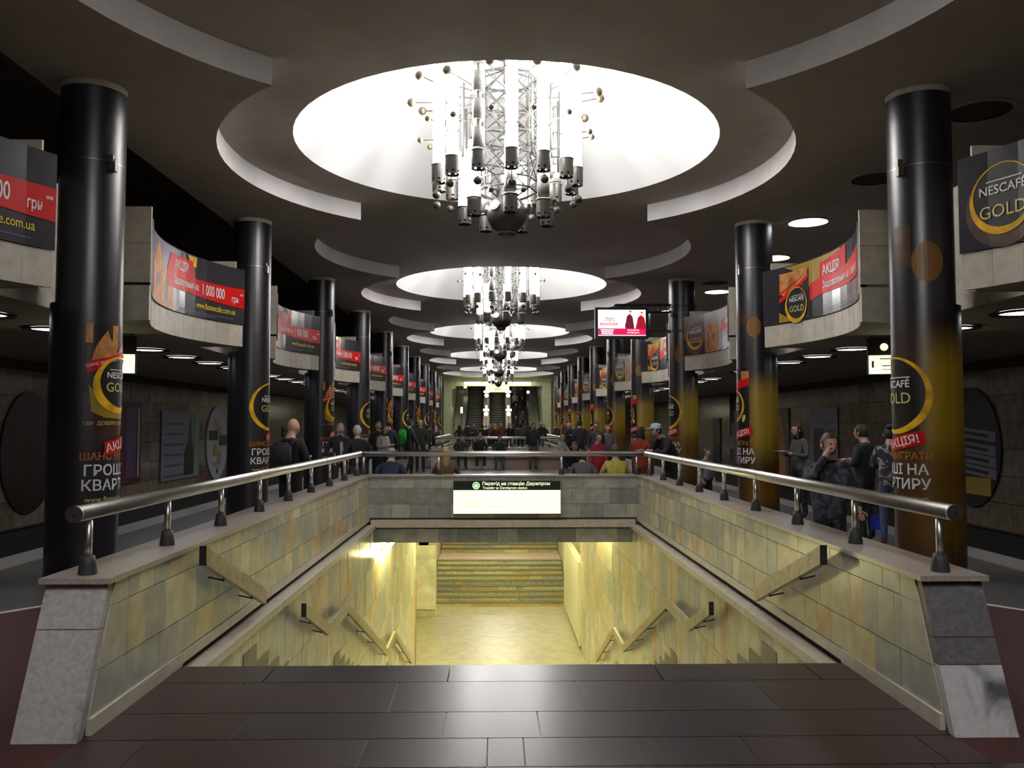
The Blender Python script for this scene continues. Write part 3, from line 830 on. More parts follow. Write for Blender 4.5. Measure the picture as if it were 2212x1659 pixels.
def make_chandelier():
    o = thing('chandelier', 'x', 'chandelier', (0, 0, 0), group='chandeliers hanging in the row of ceiling domes')
    zap = ZB + RISE
    MB().lathe([(.02, zap - .10), (.19, zap - .08), (.23, zap - .02), (.23, zap)], 24).tube((0, 0, 6.55), (0, 0, zap), .05, 10).build('ceiling_rose', M_BRONZE, o)
    # lattice core
    c = MB(); n = 8; rr_ = .44
    zs = [4.95, 5.10, 5.45, 5.75, 5.98, 6.28, 6.60]
    for z in zs:
        pts = [(rr_ * math.cos(2 * PI * k / n), rr_ * math.sin(2 * PI * k / n), z) for k in range(n)]
        for k in range(n): c.tube(pts[k], pts[(k + 1) % n], .016, 5, caps=False)
    for k in range(n):
        x, y = rr_ * math.cos(2 * PI * k / n), rr_ * math.sin(2 * PI * k / n)
        x2, y2 = rr_ * math.cos(2 * PI * (k + 1) / n), rr_ * math.sin(2 * PI * (k + 1) / n)
        c.tube((x, y, 4.95), (x, y, 6.6), .012, 5, caps=False)
        for q, (z0, z1) in enumerate(zip(zs[1:], zs[2:])):
            c.tube((x, y, z0), (x2, y2, z1), .011, 5, caps=False); c.tube((x2, y2, z0), (x, y, z1), .011, 5, caps=False)
        c.tube((x, y, 6.6), (0, 0, 6.75), .013, 5, caps=False)
        c.tube((x, y, 4.95), (x * .3, y * .3, 4.82), .013, 5, caps=False)
    for k in range(14):
        a = 2 * PI * k / 14 - PI / 2
        for z in (5.42, 6.28): c.tube((rr_ * .95 * math.cos(a), rr_ * .95 * math.sin(a), z), (.93 * math.cos(a), .93 * math.sin(a), z), .011, 5, caps=False)
        c.tube((.78 * math.cos(a), .78 * math.sin(a), 5.3), (.78 * math.cos(a), .78 * math.sin(a), 6.35), .02, 6)
    for k in range(7):
        a = 2 * PI * (k + .5) / 7 - PI / 2
        for z in (5.1, 5.45): c.tube((rr_ * .9 * math.cos(a), rr_ * .9 * math.sin(a), z), (.62 * math.cos(a), .62 * math.sin(a), z), .012, 5, caps=False)
    c.build('lattice_frame', M_LATT, o)
    # outer ring of long tubes and inner ring of short ones
    me = {}
    def share(key, fn, mt):
        if key not in me:
            x = fn().mesh(key); x.materials.append(mt); me[key] = x
        return me[key]
    off = math.radians(3)
    for k in range(14):
        a = -PI / 2 + off + 2 * PI * k / 14; p = (1.0 * math.cos(a), 1.0 * math.sin(a), 0)
        lit = k in (0, 1, 2, 3, 4, 10, 11, 12)
        t = put('lamp_tube', share('tube%d' % lit, lambda: tube_mesh(.084, 5.23, 6.76, 4, lit), M_GLASSLIT if lit else M_GLASSOFF), o, p)
        put('lamp_cup', share('cup', lambda: cup_mesh(.098, 5.0, 5.25), M_CUP), t)
        put('collar', share('collar', lambda: MB().lathe([(.06, 5.24), (.105, 5.245), (.105, 5.26), (.06, 5.262)], 14), M_STEELD), t)
    for k in range(7):
        a = -PI / 2 + off + 2 * PI * (k + .02) / 7; p = (.62 * math.cos(a), .62 * math.sin(a), 0)
        lit = k in (3, 5, 6)
        t = put('lamp_tube', share('short%d' % lit, lambda: tube_mesh(.086, 4.75, 5.58, 2, lit), M_GLASSLIT if lit else M_GLASSOFF), o, p)
        put('lamp_cup', share('cup2', lambda: cup_mesh(.098, 4.50, 4.72), M_CUP), t)
        put('collar', share('collar2', lambda: MB().lathe([(.06, 4.735), (.108, 4.74), (.108, 4.755), (.06, 4.757)], 14), M_STEELD), t)
    # knobs on rods
    for k in range(14):
        a = -PI / 2 + off + 2 * PI * (k + .5) / 14; ca, sa = math.cos(a), math.sin(a)
        dz = .08 * math.sin(k * 2.4)
        MB().ball((1.37 * ca, 1.37 * sa, 6.30 + dz), .062).tube((.80 * ca, .80 * sa, 6.24), (1.34 * ca, 1.34 * sa, 6.30 + dz), .008, 5).build('knob', M_BRONZE, o)
        MB().ball((1.24 * ca, 1.24 * sa, 5.74 + dz * .8), .043).tube((.80 * ca, .80 * sa, 5.7), (1.22 * ca, 1.22 * sa, 5.74 + dz * .8), .007, 5).build('knob', M_BRONZE, o)
        a += PI / 14; ca, sa = math.cos(a), math.sin(a)
        MB().ball((1.03 * ca, 1.03 * sa, 4.84 + .04 * math.cos(k * 1.7)), .058).tube((1.0 * ca, 1.0 * sa, 5.06), (1.03 * ca, 1.03 * sa, 4.86), .006, 5).build('hanging_knob', M_CUP, o)
    for k in range(7):
        a = -PI / 2 + 2 * PI * (k + .5) / 7; ca, sa = math.cos(a), math.sin(a)
        MB().ball((.52 * ca, .52 * sa, 4.86), .045).tube((.5 * ca, .5 * sa, 5.1), (.52 * ca, .52 * sa, 4.88), .006, 5).build('hanging_knob', M_CUP, o)
    # big globe with portholes
    m = MB(); RG = .285
    m.lathe([(max(RG * math.sin(t), .002), -RG * math.cos(t)) for t in [.42 + (PI - .8) * i / 16 for i in range(17)]] + [(.10, .29), (.07, .40)], 28, (0, 0, 4.63))
    m.lathe([(.001, -.325), (.10, -.325), (.135, -.29), (.125, -.25)], 20, (0, 0, 4.63), smooth=False)
    gl = m.build('globe', M_GLOBE, o)
    for k in range(6):
        a = -PI / 2 + .42 + 2 * PI * k / 6; d = Vector((math.cos(a) * math.cos(.25), math.sin(a) * math.cos(.25), math.sin(.25))); c0 = Vector((0, 0, 4.63))
        p = MB(); p.tube(c0 + d * .25, c0 + d * .31, .085, 16, .075)
        p.build('porthole', M_STEELD, gl)
        q = MB(); q.tube(c0 + d * .305, c0 + d * .316, .055, 14); q.build('porthole_lens', M_GLASSOFF, gl)
    return o
ch0 = make_chandelier()
WHERE = ['directly overhead', 'nearest the camera', 'second from the camera', 'third from the camera', 'fourth from the camera', 'farthest, before the escalators']
for i, c in enumerate(DOMES):
    o = ch0 if i == 0 else dup(ch0)
    o.rotation_euler = (0, 0, math.radians((180, 0, 7, 15, 4, 11)[i]))
    o.location = (0, c, 0)
    o['label'] = 'brass lattice chandelier of lit glass tubes and knobs, ' + WHERE[i]
# ------------------------------------------------------------------ round downlights
rim = MB().lathe([(.27, 0), (.36, 0), (.36, .012), (.27, .03)], 24, smooth=False).mesh('rim'); rim.materials.append(M_LAMPOFF)
glow = MB().lathe([(.001, .02), (.27, .02)], 24, smooth=False).mesh('diffuser'); glow.materials.append(M_DOWN)
for s in (-1, 1):
    for i in range(32):
        y = (9.85 if s < 0 else 9.5) + 1.56 * i
        if s > 0 and i in (2, 8): continue
        if s < 0 and i in (2, ): continue
        o = thing('downlight', 'round white downlight under the %s gallery, %s from the camera' % ('left' if s < 0 else 'right', nth(i)), 'light', (s * (6.12 if s < 0 else 5.9), y, ZU - .032), group='round downlights under the galleries')
        put('rim', rim, o); put('diffuser', glow, o)
rim2 = MB().lathe([(.34, 0), (.40, 0), (.40, .01), (.34, .012)], 28, smooth=False).mesh('rim2'); rim2.materials.append(M_CEIL)
dk = MB().lathe([(.001, .01), (.36, .01)], 28, smooth=False).mesh('opening'); dk.materials.append(M_LAMPOFF)
lt_ = MB().lathe([(.001, .01), (.36, .01)], 28, smooth=False).mesh('diffuser2'); lt_.materials.append(M_DOWN)
for i, (y, on) in enumerate(((9.6, 0), (12.3, 0), (15.02, 1), (18.3, 1), (21.5, 0), (23.0, 1), (27, 1), (33, 1))):
    o = thing('downlight', '%s round downlight in the ceiling above the right balcony, %s from the camera' % ('lit' if on else 'unlit dark', nth(i)), 'light', (5.5 + (.45 if i in (3, 5) else 0), y, ZA - .012), group='round downlights above the balcony')
    put('rim', rim2, o); put('diffuser' if on else 'opening', lt_ if on else dk, o)
# ------------------------------------------------------------------ guard rails on the parapets
def guard_rail(label, p, q, posts, ends=(1, 1), joints=()):
    """a thick steel tube on short posts, p -> q at rail height"""
    p, q = Vector(p), Vector(q); d = (q - p).normalized()
    base = Vector((p.x, p.y, .775))
    o = thing('guard_rail', label, 'railing', base)
    MB().tube(p - base, q - base, .045, 20).build('rail_tube', M_STEEL, o)
    for e, pt, sg in ((ends[0], p, -1), (ends[1], q, 1)):
        if e:
            t = MB().tube(pt - base + d * sg * -.005, pt - base + d * sg * .012, .0465, 20); t.build('end_plug', M_STEELD, o)
            MB().tube(pt - base + d * sg * .01, pt - base + d * sg * .02, .008, 8).build('bolt', M_BLACKM, o)
    for t in posts:
        c = p + d * t - base; c.z = 0
        x = MB().tube(c + Vector((0, 0, .05)), c + Vector((0, 0, p.z - .775 - .03)), .021, 12).build('post', M_STEEL, o)
        MB().lathe([(.001, .10), (.036, .10), (.042, .06), (.05, .012), (.05, 0)], 14, tuple(c)).build('socket', M_RUBBER, x)
    for t in joints:
        c = p + d * t - base
        MB().tube(c - d * .006, c + d * .006, .0475, 20).build('joint_ring', M_STEELD, o)
    return o
ZR = 1.12
XL, XR = WX - WI - .155, WX + WI + .155
guard_rail('steel tube railing on the left stair parapet', (XL, 4.60, ZR), (XL, 14.085, ZR), [.16 + 1.13 * i for i in range(9)], (1, 0), (3.4, 6.6))
guard_rail('steel tube railing on the right stair parapet', (XR, 4.60, ZR), (XR, 14.085, ZR), [.16 + 1.13 * i for i in range(9)], (1, 0), (3.4, 6.6))
guard_rail('steel tube railing across the far end of the stair opening', (XL - .045, 14.14, ZR), (XR + .045, 14.14, ZR), [.1, 1.35, 3.4, 4.66], (1, 1), ())
guard_rail('left steel railing of the second stair well', (XL, 31.68, ZR), (XL, 41.4, ZR), [.2 + .8 * i for i in range(12)], (1, 1))
guard_rail('right steel railing of the second stair well', (XR, 31.68, ZR), (XR, 41.4, ZR), [.2 + .8 * i for i in range(12)], (1, 1))
guard_rail('steel railing across the near end of the second stair well', (XL - .04, 31.6, ZR), (XR + .04, 31.6, ZR), [.3, 1.5, 2.9, 4.3], (0, 0))
# ------------------------------------------------------------------ board handrails down the stairs
def board(mb, a, b, x0, x1, h=.125):
    """a plank standing on edge from a=(y, z) to b, cut plumb at both ends"""
    mb.hexa([(x0, a[0], a[1] - h), (x1, a[0], a[1] - h), (x1, b[0], b[1] - h), (x0, b[0], b[1] - h), (x0, a[0], a[1]), (x1, a[0], a[1]), (x1, b[0], b[1]), (x0, b[0], b[1])])
def handrail(s, upper, low, side):
    wallu, walll = WX + s * (WI - .013), WX + s * (WI - .105)
    base = Vector((wallu, upper[0][0], upper[0][1]))
    def fin(m): m.v = [tuple(Vector(v) - base) for v in m.v]; return m
    o = thing('handrail', 'worn wooden board handrail on the %s parapet wall above the ledge' % side, 'handrail', base, group='board handrails of the stairs')
    x0, x1 = sorted((wallu - s * .09, wallu - s * .135))
    m = MB(); board(m, upper[0], upper[1], x0, x1); fin(m).build('board', M_WOOD, o)
    ys_ = [upper[0][0] + .45, upper[1][0] - .35]
    def brackets(pts, wall, x, par, seg, base):
        for y in seg:
            for a, b in zip(pts, pts[1:]):
                if a[0] <= y <= b[0]:
                    z = a[1] + (b[1] - a[1]) * (y - a[0]) / (b[0] - a[0]) - .11
                    mm = MB().tube((x, y, z + .02), (x, y, z - .035), .007, 6).tube((x, y, z - .03), (wall, y, z - .005), .007, 6)
                    mm.v = [tuple(Vector(v) - base) for v in mm.v]; mm.build('bracket', M_BLACKM, par); break
    brackets(upper, wallu, (x0 + x1) / 2, o, ys_, base)
    m = MB(); e = .004; board(m, (upper[0][0] - e, upper[0][1] + e), (upper[0][0], upper[0][1]), x0 - .002, x1 + .002, .13); fin(m).build('end_face', M_BLACKM, o)  # black plate puts the shade on the board's end into colour
    base2 = Vector((walll, low[0][0], low[0][1]))
    o2 = thing('handrail', 'zigzag wooden board handrail stepping down the %s stair wall' % side, 'handrail', base2, group='board handrails of the stairs')
    x0, x1 = sorted((walll - s * .085, walll - s * .13))
    for a, b in zip(low, low[1:]):
        m = MB(); board(m, a, b, x0, x1); m.v = [tuple(Vector(v) - base2) for v in m.v]; m.build('board', M_WOOD, o2)
    m = MB(); board(m, (low[0][0] - e, low[0][1] + e), low[0], x0 - .002, x1 + .002, .13); m.v = [tuple(Vector(v) - base2) for v in m.v]; m.build('end_face', M_BLACKM, o2)  # same painted shade on the end of the lower board
    seg = [low[0][0] + .3, low[1][0] - .3, low[2][0] + .1, low[2][0] + 1.4, low[2][0] + 2.4, low[3][0] - .25, low[4][0] + .5, low[4][0] + 1.6, low[5][0] - .3]
    brackets(low, walll, (x0 + x1) / 2, o2, seg, base2)
handrail(-1, [(5.79, .78), (7.32, .20)], [(8.45, -.16), (9.65, -.64), (10.9, -.66), (14.85, -2.27), (16.0, -2.24), (19.2, -3.62)], 'left')
handrail(1, [(5.75, .78), (7.25, .22)], [(8.45, -.16), (9.42, -.56), (10.62, -.56), (14.3, -2.08), (15.45, -2.06), (18.2, -3.33)], 'right')
# ------------------------------------------------------------------ lamps in the passage
def tube_lamp(label, x, y0, y1, z):
    o = thing('fluorescent_lamp', label, 'lamp', (x, y0, z))
    MB().tube((0, 0, 0), (0, y1 - y0, 0), .045, 12).build('tube', M_STAIRL, o)
    MB().box(-.02, .02, -.02, y1 - y0 + .02, .06, .075).build('housing', M_STEELD, o)
    for y in (.12, y1 - y0 - .12): MB().tube((0, y - .02, 0), (0, y + .02, 0), .052, 12).box(-.02, .02, y - .02, y + .02, .03, .06).build('clip', M_BLACKM, o)
    return o
tube_lamp('glowing tube lamp on the left stair wall under the cross wall', WX - WI + .19, 14.25, 16.2, -.55)
tube_lamp('tube lamp on the right stair wall behind the cross wall', WX + WI - .19, 16.5, 19.5, -.43)
tube_lamp('tube lamp on the left passage ceiling', -1.2, 19.6, 22.6, -.43)
tube_lamp('tube lamp on the right passage ceiling', 1.2, 22.6, 25.4, -.43)
tube_lamp('added unseen tube lamp over the foot of the rising flight', 0, 27.0, 30.0, -.43)  # added out of view to brighten the rising steps
# white board on legs standing beside the right passage wall
o = thing('display_board', 'white display board on legs along the right side of the passage', 'board', (2.13, 22.5, ZP))
MB().box(-.09, .09, 0, 5.0, .16, 2.28).build('panel', mat('board_white', (.62, .60, .50), .4), o)
MB().box(-.11, .11, -.03, .0, .14, 2.32).build('edge_frame', mat('board_frame', (.68, .67, .58), .4), o)
for y in (.1, 4.8): MB().tube((0, y, 0), (0, y, .17), .035, 10).build('leg', M_STEEL, o)
# ------------------------------------------------------------------ lit sign over the stairs
SGN = (-.85, .91, .15, .69)
o = thing('direction_sign', 'lit yellow and black station transfer sign above the stairs', 'sign', ((SGN[0] + SGN[1]) / 2, 13.9, SGN[2]))
cx_ = (SGN[0] + SGN[1]) / 2
def SP(nm, shapes, mt, y): return print_on(nm, shapes, lambda u, v: (u, y, v), mt, o)
MB().box(-.88, .88, -.03, .08, 0, .54).build('housing', M_STEELD, o)
SP('lit_panel', [rect2(-.875, .875, .005, .385)], M_SIGNY, -.033)
SP('header', [rect2(-.875, .875, .385, .535)], M_SIGNB, -.033)
SP('lettering', [at(text2d('Перехід на станцію Держпром', .074, .012, align='LEFT'), -.40, .468), at(text2d('Transfer to Derzhprom station', .058, .008, align='LEFT'), -.40, .405)], M_SIGNT, -.036)
SP('symbol', [disc2(-.505, .46, .055)], M_SIGNG, -.035)
SP('symbol_ring', [ring2(-.505, .46, .054, .009, .009), poly2([(-.535, .435), (-.475, .435), (-.478, .46), (-.495, .45), (-.505, .485), (-.518, .45), (-.53, .455)])], M_SIGNT, -.037)
fa = []
for v, segs in ((.30, [(-.75, -.6)]), (.205, [(-.75, -.60), (.45, .55), (.62, .78)]), (.11, [(-.75, -.46), (-.35, .06)])):
    for u0, u1 in segs: fa.append(rect2(u0, u1, v, v + .012))
    fa.append(rect2(-.80, -.785, v - .01, v + .0))
SP('faint_lines', fa, M_FAINT, -.036)
# ------------------------------------------------------------------ hanging exit signs under the galleries
def exit_sign(s, label):
    o = thing('exit_sign', label, 'sign', (5.75 if s > 0 else -5.80, 12.0, 2.33), -.3 * s)
    MB().box(-.51, .51, 0, .10, 0, .54).build('housing', M_BLACKM, o)
    for x in (-.45, .45): MB().tube((x, .05, .53), (x, .05, .64), .012, 6).build('hanger', M_BLACKM, o)
    f_ = lambda u, v: (u, -.004, v)
    print_on('lit_panel', [rect2(-.50, .50, .01, .28)], f_, M_SIGNY, o)
    g_ = lambda u, v: (u, -.007, v)
    print_on('lettering', [at(text2d('Вихід', .10, .01, align='LEFT'), -.16, .40), at(text2d('Exit', .075, .006, align='LEFT'), -.16, .32), disc2(-.29, .40, .055)], g_, M_SIGNT, o)
    print_on('route_lines', [rect2(-.35, -.05, .22, .235), rect2(-.32, .0, .12, .135), rect2(-.32, -.1, .07, .08), rect2(.2, .25, .22, .27), rect2(.3, .35, .22, .27), rect2(.2, .25, .15, .2), rect2(.3, .35, .15, .2), rect2(-.46, -.43, .1, .2), rect2(.3, .34, .06, .1)], g_, mat('sign_ink', (.05, .05, .02), .5), o)
exit_sign(1, 'lit yellow and black exit sign hanging behind the first column on the right')
exit_sign(-1, 'lit yellow exit sign hanging behind the first column on the left')
# ------------------------------------------------------------------ television on a truss
TX0, TX1, TZ0, TZ1, TY = 2.27, 3.58, 3.71, 4.48, 20.5
o = thing('television', 'wide screen showing a fashion sale advert beside the right columns', 'television', ((TX0 + TX1) / 2, TY, TZ0))
hw = (TX1 - TX0) / 2; hh = TZ1 - TZ0
MB().box(-hw, hw, 0, .16, 0, hh).build('casing', M_BLACKM, o)
def TP(nm, shapes, mt, y): return print_on(nm, shapes, lambda u, v: (u, y, v), mt, o)
def em(nm, c, e=1.0): return mat(nm, c, .4, emit=c, es=e)
w2, h0, h1 = hw - .07, .07, hh - .06
TP('screen', [rect2(-w2, w2, h0, h1)], em('screen_cream', (1.0, .93, .86), 1.1), -.004)
TP('screen_band', [rect2(-w2, w2, h0 + .02, h0 + .18)], em('screen_magenta', srgb(225, 20, 90), 1.0), -.008)
TP('screen_left_band', [rect2(-w2, -.15, h0 + .02, h0 + .18)], em('screen_plum', srgb(190, 50, 120), .9), -.010)
TP('screen_pill', [poly2([(-.52, .335), (-.12, .335), (-.10, .36), (-.12, .385), (-.52, .385), (-.54, .36)])], em('screen_rose', srgb(215, 80, 100), 1), -.008)
TP('screen_price', [at(text2d('-70%', .145, -.002), -.31, .42)], em('screen_grey', srgb(90, 80, 85), 1), -.008)
TP('screen_words', [rect2(-.50, -.14, .352, .368)] + [rect2(-.52, -.2, h0 + .13, h0 + .155), rect2(-.5, -.22, h0 + .085, h0 + .11), rect2(-.5, -.22, h0 + .04, h0 + .065)] + [at(text2d(t, .045, .01), u, v) for t, u, v in (('ФІНАЛЬНИЙ', .28, h0 + .12), ('РОЗПРОДАЖ', .28, h0 + .06))], em('screen_white', (1, .95, .95), 1.2), -.013)
def coat(u, w, v0, v1, nm, col):
    H_ = v1 - v0
    TP(nm, [poly2([(u - w * .9, v0), (u + w, v0), (u + w * .75, v0 + .6 * H_), (u + w * .6, v0 + .85 * H_), (u + .12 * w, v1), (u - .15 * w, v1), (u - w * .6, v0 + .84 * H_), (u - w * .8, v0 + .45 * H_), (u - w, v0 + .2 * H_)])], em(nm, srgb(*col)), -.009)
    TP('advert_face', [disc2(u + .02, v1 + .035, .030, 1.45)], em('screen_skin', srgb(235, 190, 165)), -.010)
    TP('advert_hair', [poly2([(u - .012, v1 + .055), (u - .01, v1 + .085), (u + .03, v1 + .095), (u + .052, v1 + .07), (u + .05, v1 + .05), (u + .03, v1 + .07)])], em('screen_hair', srgb(120, 70, 50)), -.012)
coat(.19, .115, h0 + .18, .60, 'advert_maroon_coat', (110, 20, 50))
coat(.47, .13, h0 + .16, .57, 'advert_red_jacket', (170, 15, 45))
tr = MB(); zt, zb = TZ1 + .10, TZ1 - .06
o = thing('screen_truss', 'black lattice arm carrying the screen from the third right column', 'bracket', (CX - .3, TY + .3, zb))
P0, P1 = -1.45, -.05
for y in (-.1, .1):
    tr.tube((P0, y, .16), (P1, y, .16), .018, 6)
    for i in range(6): 
        x = P0 + i * .233
        tr.tube((x, y, .16), (x + .117, y, -.02), .009, 5).tube((x + .117, y, -.02), (x + .233, y, .16), .009, 5)
    tr.tube((P0, y, -.02), (P1, y, -.02), .014, 6)
tr.tube((P0 + .05, -.1, -.04), (P0 + .05, -.1, .16), .018, 6).box(-.62, -.05, -.03, .03, -.52, -.46)
tr.build('lattice', M_BLACKM, o)
MB().lathe([(CR + .03, -.5), (CR + .03, -.44)], 32, (.3, .335, 0)).lathe([(CR + .03, .12), (CR + .03, .18)], 32, (.3, .335, 0)).build('column_clamp', M_BLACKM, o)
MB().box(.5, .64, -.12, -.05, -.3, -.02).tube((.57, -.08, -.02), (.57, -.08, .15), .008, 5).build('hanging_box', M_BLACKM, o)
# ------------------------------------------------------------------ posters on the platform walls
def wall_map(s, y, z, off):
    x = s * (SIDE - .02 - off)
    return (lambda u, v: (x, y + u, z + v)) if s < 0 else (lambda u, v: (x, y - u, z + v))
def poster(name, label, s, y, z, shapes, cat='poster'):
    base = Vector((s * (SIDE - .02), y, z))
    o = thing(name, label, cat, base)
    for i, (nm, sh, mt, off) in enumerate(shapes):
        f_ = wall_map(s, y, z, off)
        ob = print_on(nm, sh, (lambda f_: lambda u, v: Vector(f_(u, v)) - base)(f_), mt, o)
        if i == 0:
            md = ob.modifiers.new('thick', 'SOLIDIFY'); md.thickness = .03; md.offset = 0
    return o
M_PW = mat('poster_white', (.46, .46, .50), .35); M_PD = mat('poster_dark', (.02, .018, .02), .4); M_PP = mat('poster_purple', (.10, .06, .16), .4)
M_PG = mat('poster_green', (.22, .30, .20), .4); M_PO = mat('poster_ochre', (.42, .26, .05), .4); M_PBL = mat('poster_blue', (.20, .20, .24), .4)
M_OVAL = mat('dark_oval_panel', (.028, .013, .010), .35, noise=(6, .3)); M_FRAMER = mat('red_frame', (.12, .012, .018), .4)
def oval(w, h): return disc2(0, 0, w / 2, h / w, 44)
poster('oval_plaque', 'plain dark brown oval panel on the wall at the left edge', -1, 17.2, 1.05, [('panel', [oval(2.0, 2.45)], M_OVAL, .03)], 'wall panel')
poster('oval_poster', 'white oval poster with yellow flowers and two dark photos on the left wall', -1, 28.65, 1.0, [('sheet', [oval(2.1, 2.45)], M_PW, .03),
    ('flowers', [disc2(-.1, .55, .16), disc2(.25, .4, .18), disc2(-.25, -.25, .2), disc2(.15, -.45, .22), disc2(-.3, .75, .08)], M_PO, .05), ('dark_photo', [rect2(-.85, .02, .1, .42)], M_PD, .052), ('green_photo', [rect2(.15, .95, -.1, .25)], mat('poster_deep_green', (.03, .07, .03), .4), .054), ('caption', [rect2(-.45, .35, -.72, -.67), rect2(-.3, .3, -.8, -.77)], M_PBL, .05), ('emblem', [rect2(-.08, .08, -1.02, -.86)], M_PD, .05)])
poster('wide_poster', 'pale poster with a dark tower picture on the left wall', -1, 25.4, 1.0, [('sheet', [rect2(-1.5, 1.5, -1.0, 1.0)], M_PBL, .03), ('tower', [poly2([(.2, -.9), (1.0, -.9), (1.0, -.2), (.85, .1), (.8, .5), (.7, .9), (.62, .5), (.55, .1), (.25, -.2)])], M_PD, .05), ('text_lines', [rect2(-1.3, .1, .6 - .3 * i, .66 - .3 * i) for i in range(6)], M_PP, .05), ('green_side', [rect2(1.05, 1.45, -.95, .95)], M_PG, .05)])
poster('map_case', 'narrow red framed map case on the left wall', -1, 21.9, 1.15, [('frame', [rect2(-.62, .62, -1.05, 1.05)], M_FRAMER, .03), ('sheet', [rect2(-.3, .3, -.9, .9)], M_PP, .05), ('edge_light', [rect2(.4, .5, -.9, .9)], M_PW, .05)])
poster('oval_poster', 'dark oval poster with slanted blue lettering on the right wall', 1, 17.1, 1.15, [('sheet', [oval(2.1, 2.42)], M_PD, .03), ('heading', [at(text2d('ACCOPA', .3, .0), 0, .62)], M_PP, .05),
    ('blue_bars', [at(rect2(-.9, .85, -.1, .1), .05, y_, -.08) for y_ in (.28, .0, -.22, -.45)], M_PBL, .05), ('bar_text', [at(rect2(-.7, .6, -.03, .03), .05, y_, -.08) for y_ in (.28, .0, -.22, -.45)], M_PD, .055), ('photo', [rect2(-.7, .7, -.95, -.6)], M_PO, .05)])
poster('tall_poster', 'tall poster of a fair-haired figure on the right wall', 1, 28.6, .95, [('sheet', [rect2(-.8, .8, -1.15, 1.2)], mat('poster_taupe', (.12, .10, .08), .4), .03), ('figure', [poly2([(-.5, -1.1), (.5, -1.1), (.45, -.1), (.3, .5), (.15, 1.0), (-.1, 1.1), (-.3, .7), (-.45, .0)])], M_CHURCH, .05)])
poster('notice_poster', 'grey notice sheet with a dark picture on the right wall', 1, 24.9, .95, [('sheet', [rect2(-1.0, 1.1, -1.1, 1.15)], M_PBL, .03), ('picture', [rect2(-.7, .1, -.8, .55)], M_PD, .05), ('text_lines', [rect2(.3, 1.0, .7 - .25 * i, .75 - .25 * i) for i in range(7)], M_PP, .05)])
poster('notice_board', 'purple notice board with rows of print on the right wall', 1, 33.2, 1.0, [('sheet', [rect2(-1.0, 1.0, -1.0, 1.2)], M_PP, .03), ('text_lines', [rect2(-.8, .8, .9 - .3 * i, 1.0 - .3 * i) for i in range(7)], M_PBL, .05)])
poster('service_hatch', 'tall dark hatch in the right platform wall', 1, 37.0, .9, [('leaf', [rect2(-.6, .6, -1.0, 1.0)], M_PD, .03), ('grip', [rect2(.4, .48, -.1, .1)], M_STEELD, .06)], 'hatch')
poster('service_hatch', 'tall dark hatch in the left platform wall', -1, 38.0, .9, [('leaf', [rect2(-.6, .6, -1.0, .6)], M_PD, .03), ('grip', [rect2(.4, .48, -.1, .1)], M_STEELD, .06)], 'hatch')
# ------------------------------------------------------------------ benches
def bench(label, y0, y1, pink):
    o = thing('stone_bench', label, 'bench', (WX, y0, 0))
    for i in range(4):
        x0 = -2.2 + i * 1.1
        MB().box(x0, x0 + 1.09, .06, y1 - y0, 0, .36).build('base_block', (M_STONE[0], M_STONE[2], mat('pink_granite', (.30, .20, .17), .4, noise=(30, .2)), mat('pink_granite', (.3, .2, .17)))[i] if pink else M_STONE[0], o)
        MB().box(x0, x0 + 1.09, 0, y1 - y0, .36, .42).build('seat_slab', mat('seat_granite', (.12, .06, .05), .35, noise=(40, .3)), o)
bench('stone bench against the cross wall of the stairs', 14.34, 14.85, False)
bench('long stone bench in front of the second stair well', 30.9, 31.44, True)
# ------------------------------------------------------------------ end of the hall: portal and escalators
M_PORTAL = mat('portal_marble', (.47, .50, .29), .35, noise=(4, .15))  # green cast of the portal lamps is put into the marble colour
M_ESCD = mat('escalator_dark', (.03, .03, .03), .4, .3)
M_ESCS = mat('escalator_step', (.34, .34, .29), .5, .1)
M_BAL = mat('balustrade_cream', (.55, .52, .42), .35)
M_BALG = mat('balustrade_grey', (.30, .32, .25), .3)
M_ENDL = mat('end_lamp', (.9, .9, .7), .5, emit=(1.0, .97, .62), es=15)
M_POST = mat('balustrade_lamp', (.9, .9, .8), .5, emit=(1.0, .93, .68), es=5)
ew = MB()
ew.box(-10, -4.2, 65.3, 65.8, -1.3, 6.5).box(4.1, 10, 65.3, 65.8, -1.3, 6.5).box(-4.2, 4.1, 65.3, 65.8, 4.95, 6.5)
endw = struct(ew.build('wall_end', M_PORTAL))
for x0, x1 in ((-4.2, -3.62), (3.42, 4.1)):
    for i in range(5): piece('portal_block', M_PORTAL, endw, x0, x1, 65.0, 65.6, i * .99, i * .99 + .985)
piece('lintel_block', M_PORTAL, endw, -4.2, -1.4, 65.02, 65.6, 4.60, 4.95); piece('lintel_block', M_PORTAL, endw, -1.4, 1.3, 65.02, 65.6, 4.60, 4.95); piece('lintel_block', M_PORTAL, endw, 1.3, 4.1, 65.02, 65.6, 4.60, 4.95)
SL = .52
tun = MB()
for x0, x1 in ((-3.9, -3.6), (3.4, 3.7)): tun.hexa([(x0, 65.6, -.3), (x1, 65.6, -.3), (x1, 84, -.3), (x0, 84, -.3), (x0, 65.6, 5), (x1, 65.6, 5), (x1, 84, 15), (x0, 84, 15)])
struct(tun.build('wall_shaft', M_BALG))
struct(MB().hexa([(-3.9, 65.8, 5), (3.7, 65.8, 5), (3.7, 84, 15), (-3.9, 84, 15), (-3.9, 65.8, 5.2), (3.7, 65.8, 5.2), (3.7, 84, 15.2), (-3.9, 84, 15.2)]).build('ceiling_shaft', M_PASSC))
struct(MB().box(-3.9, 3.7, 83.5, 84, 0, 15).build('wall_shaft_end', M_PASSC))
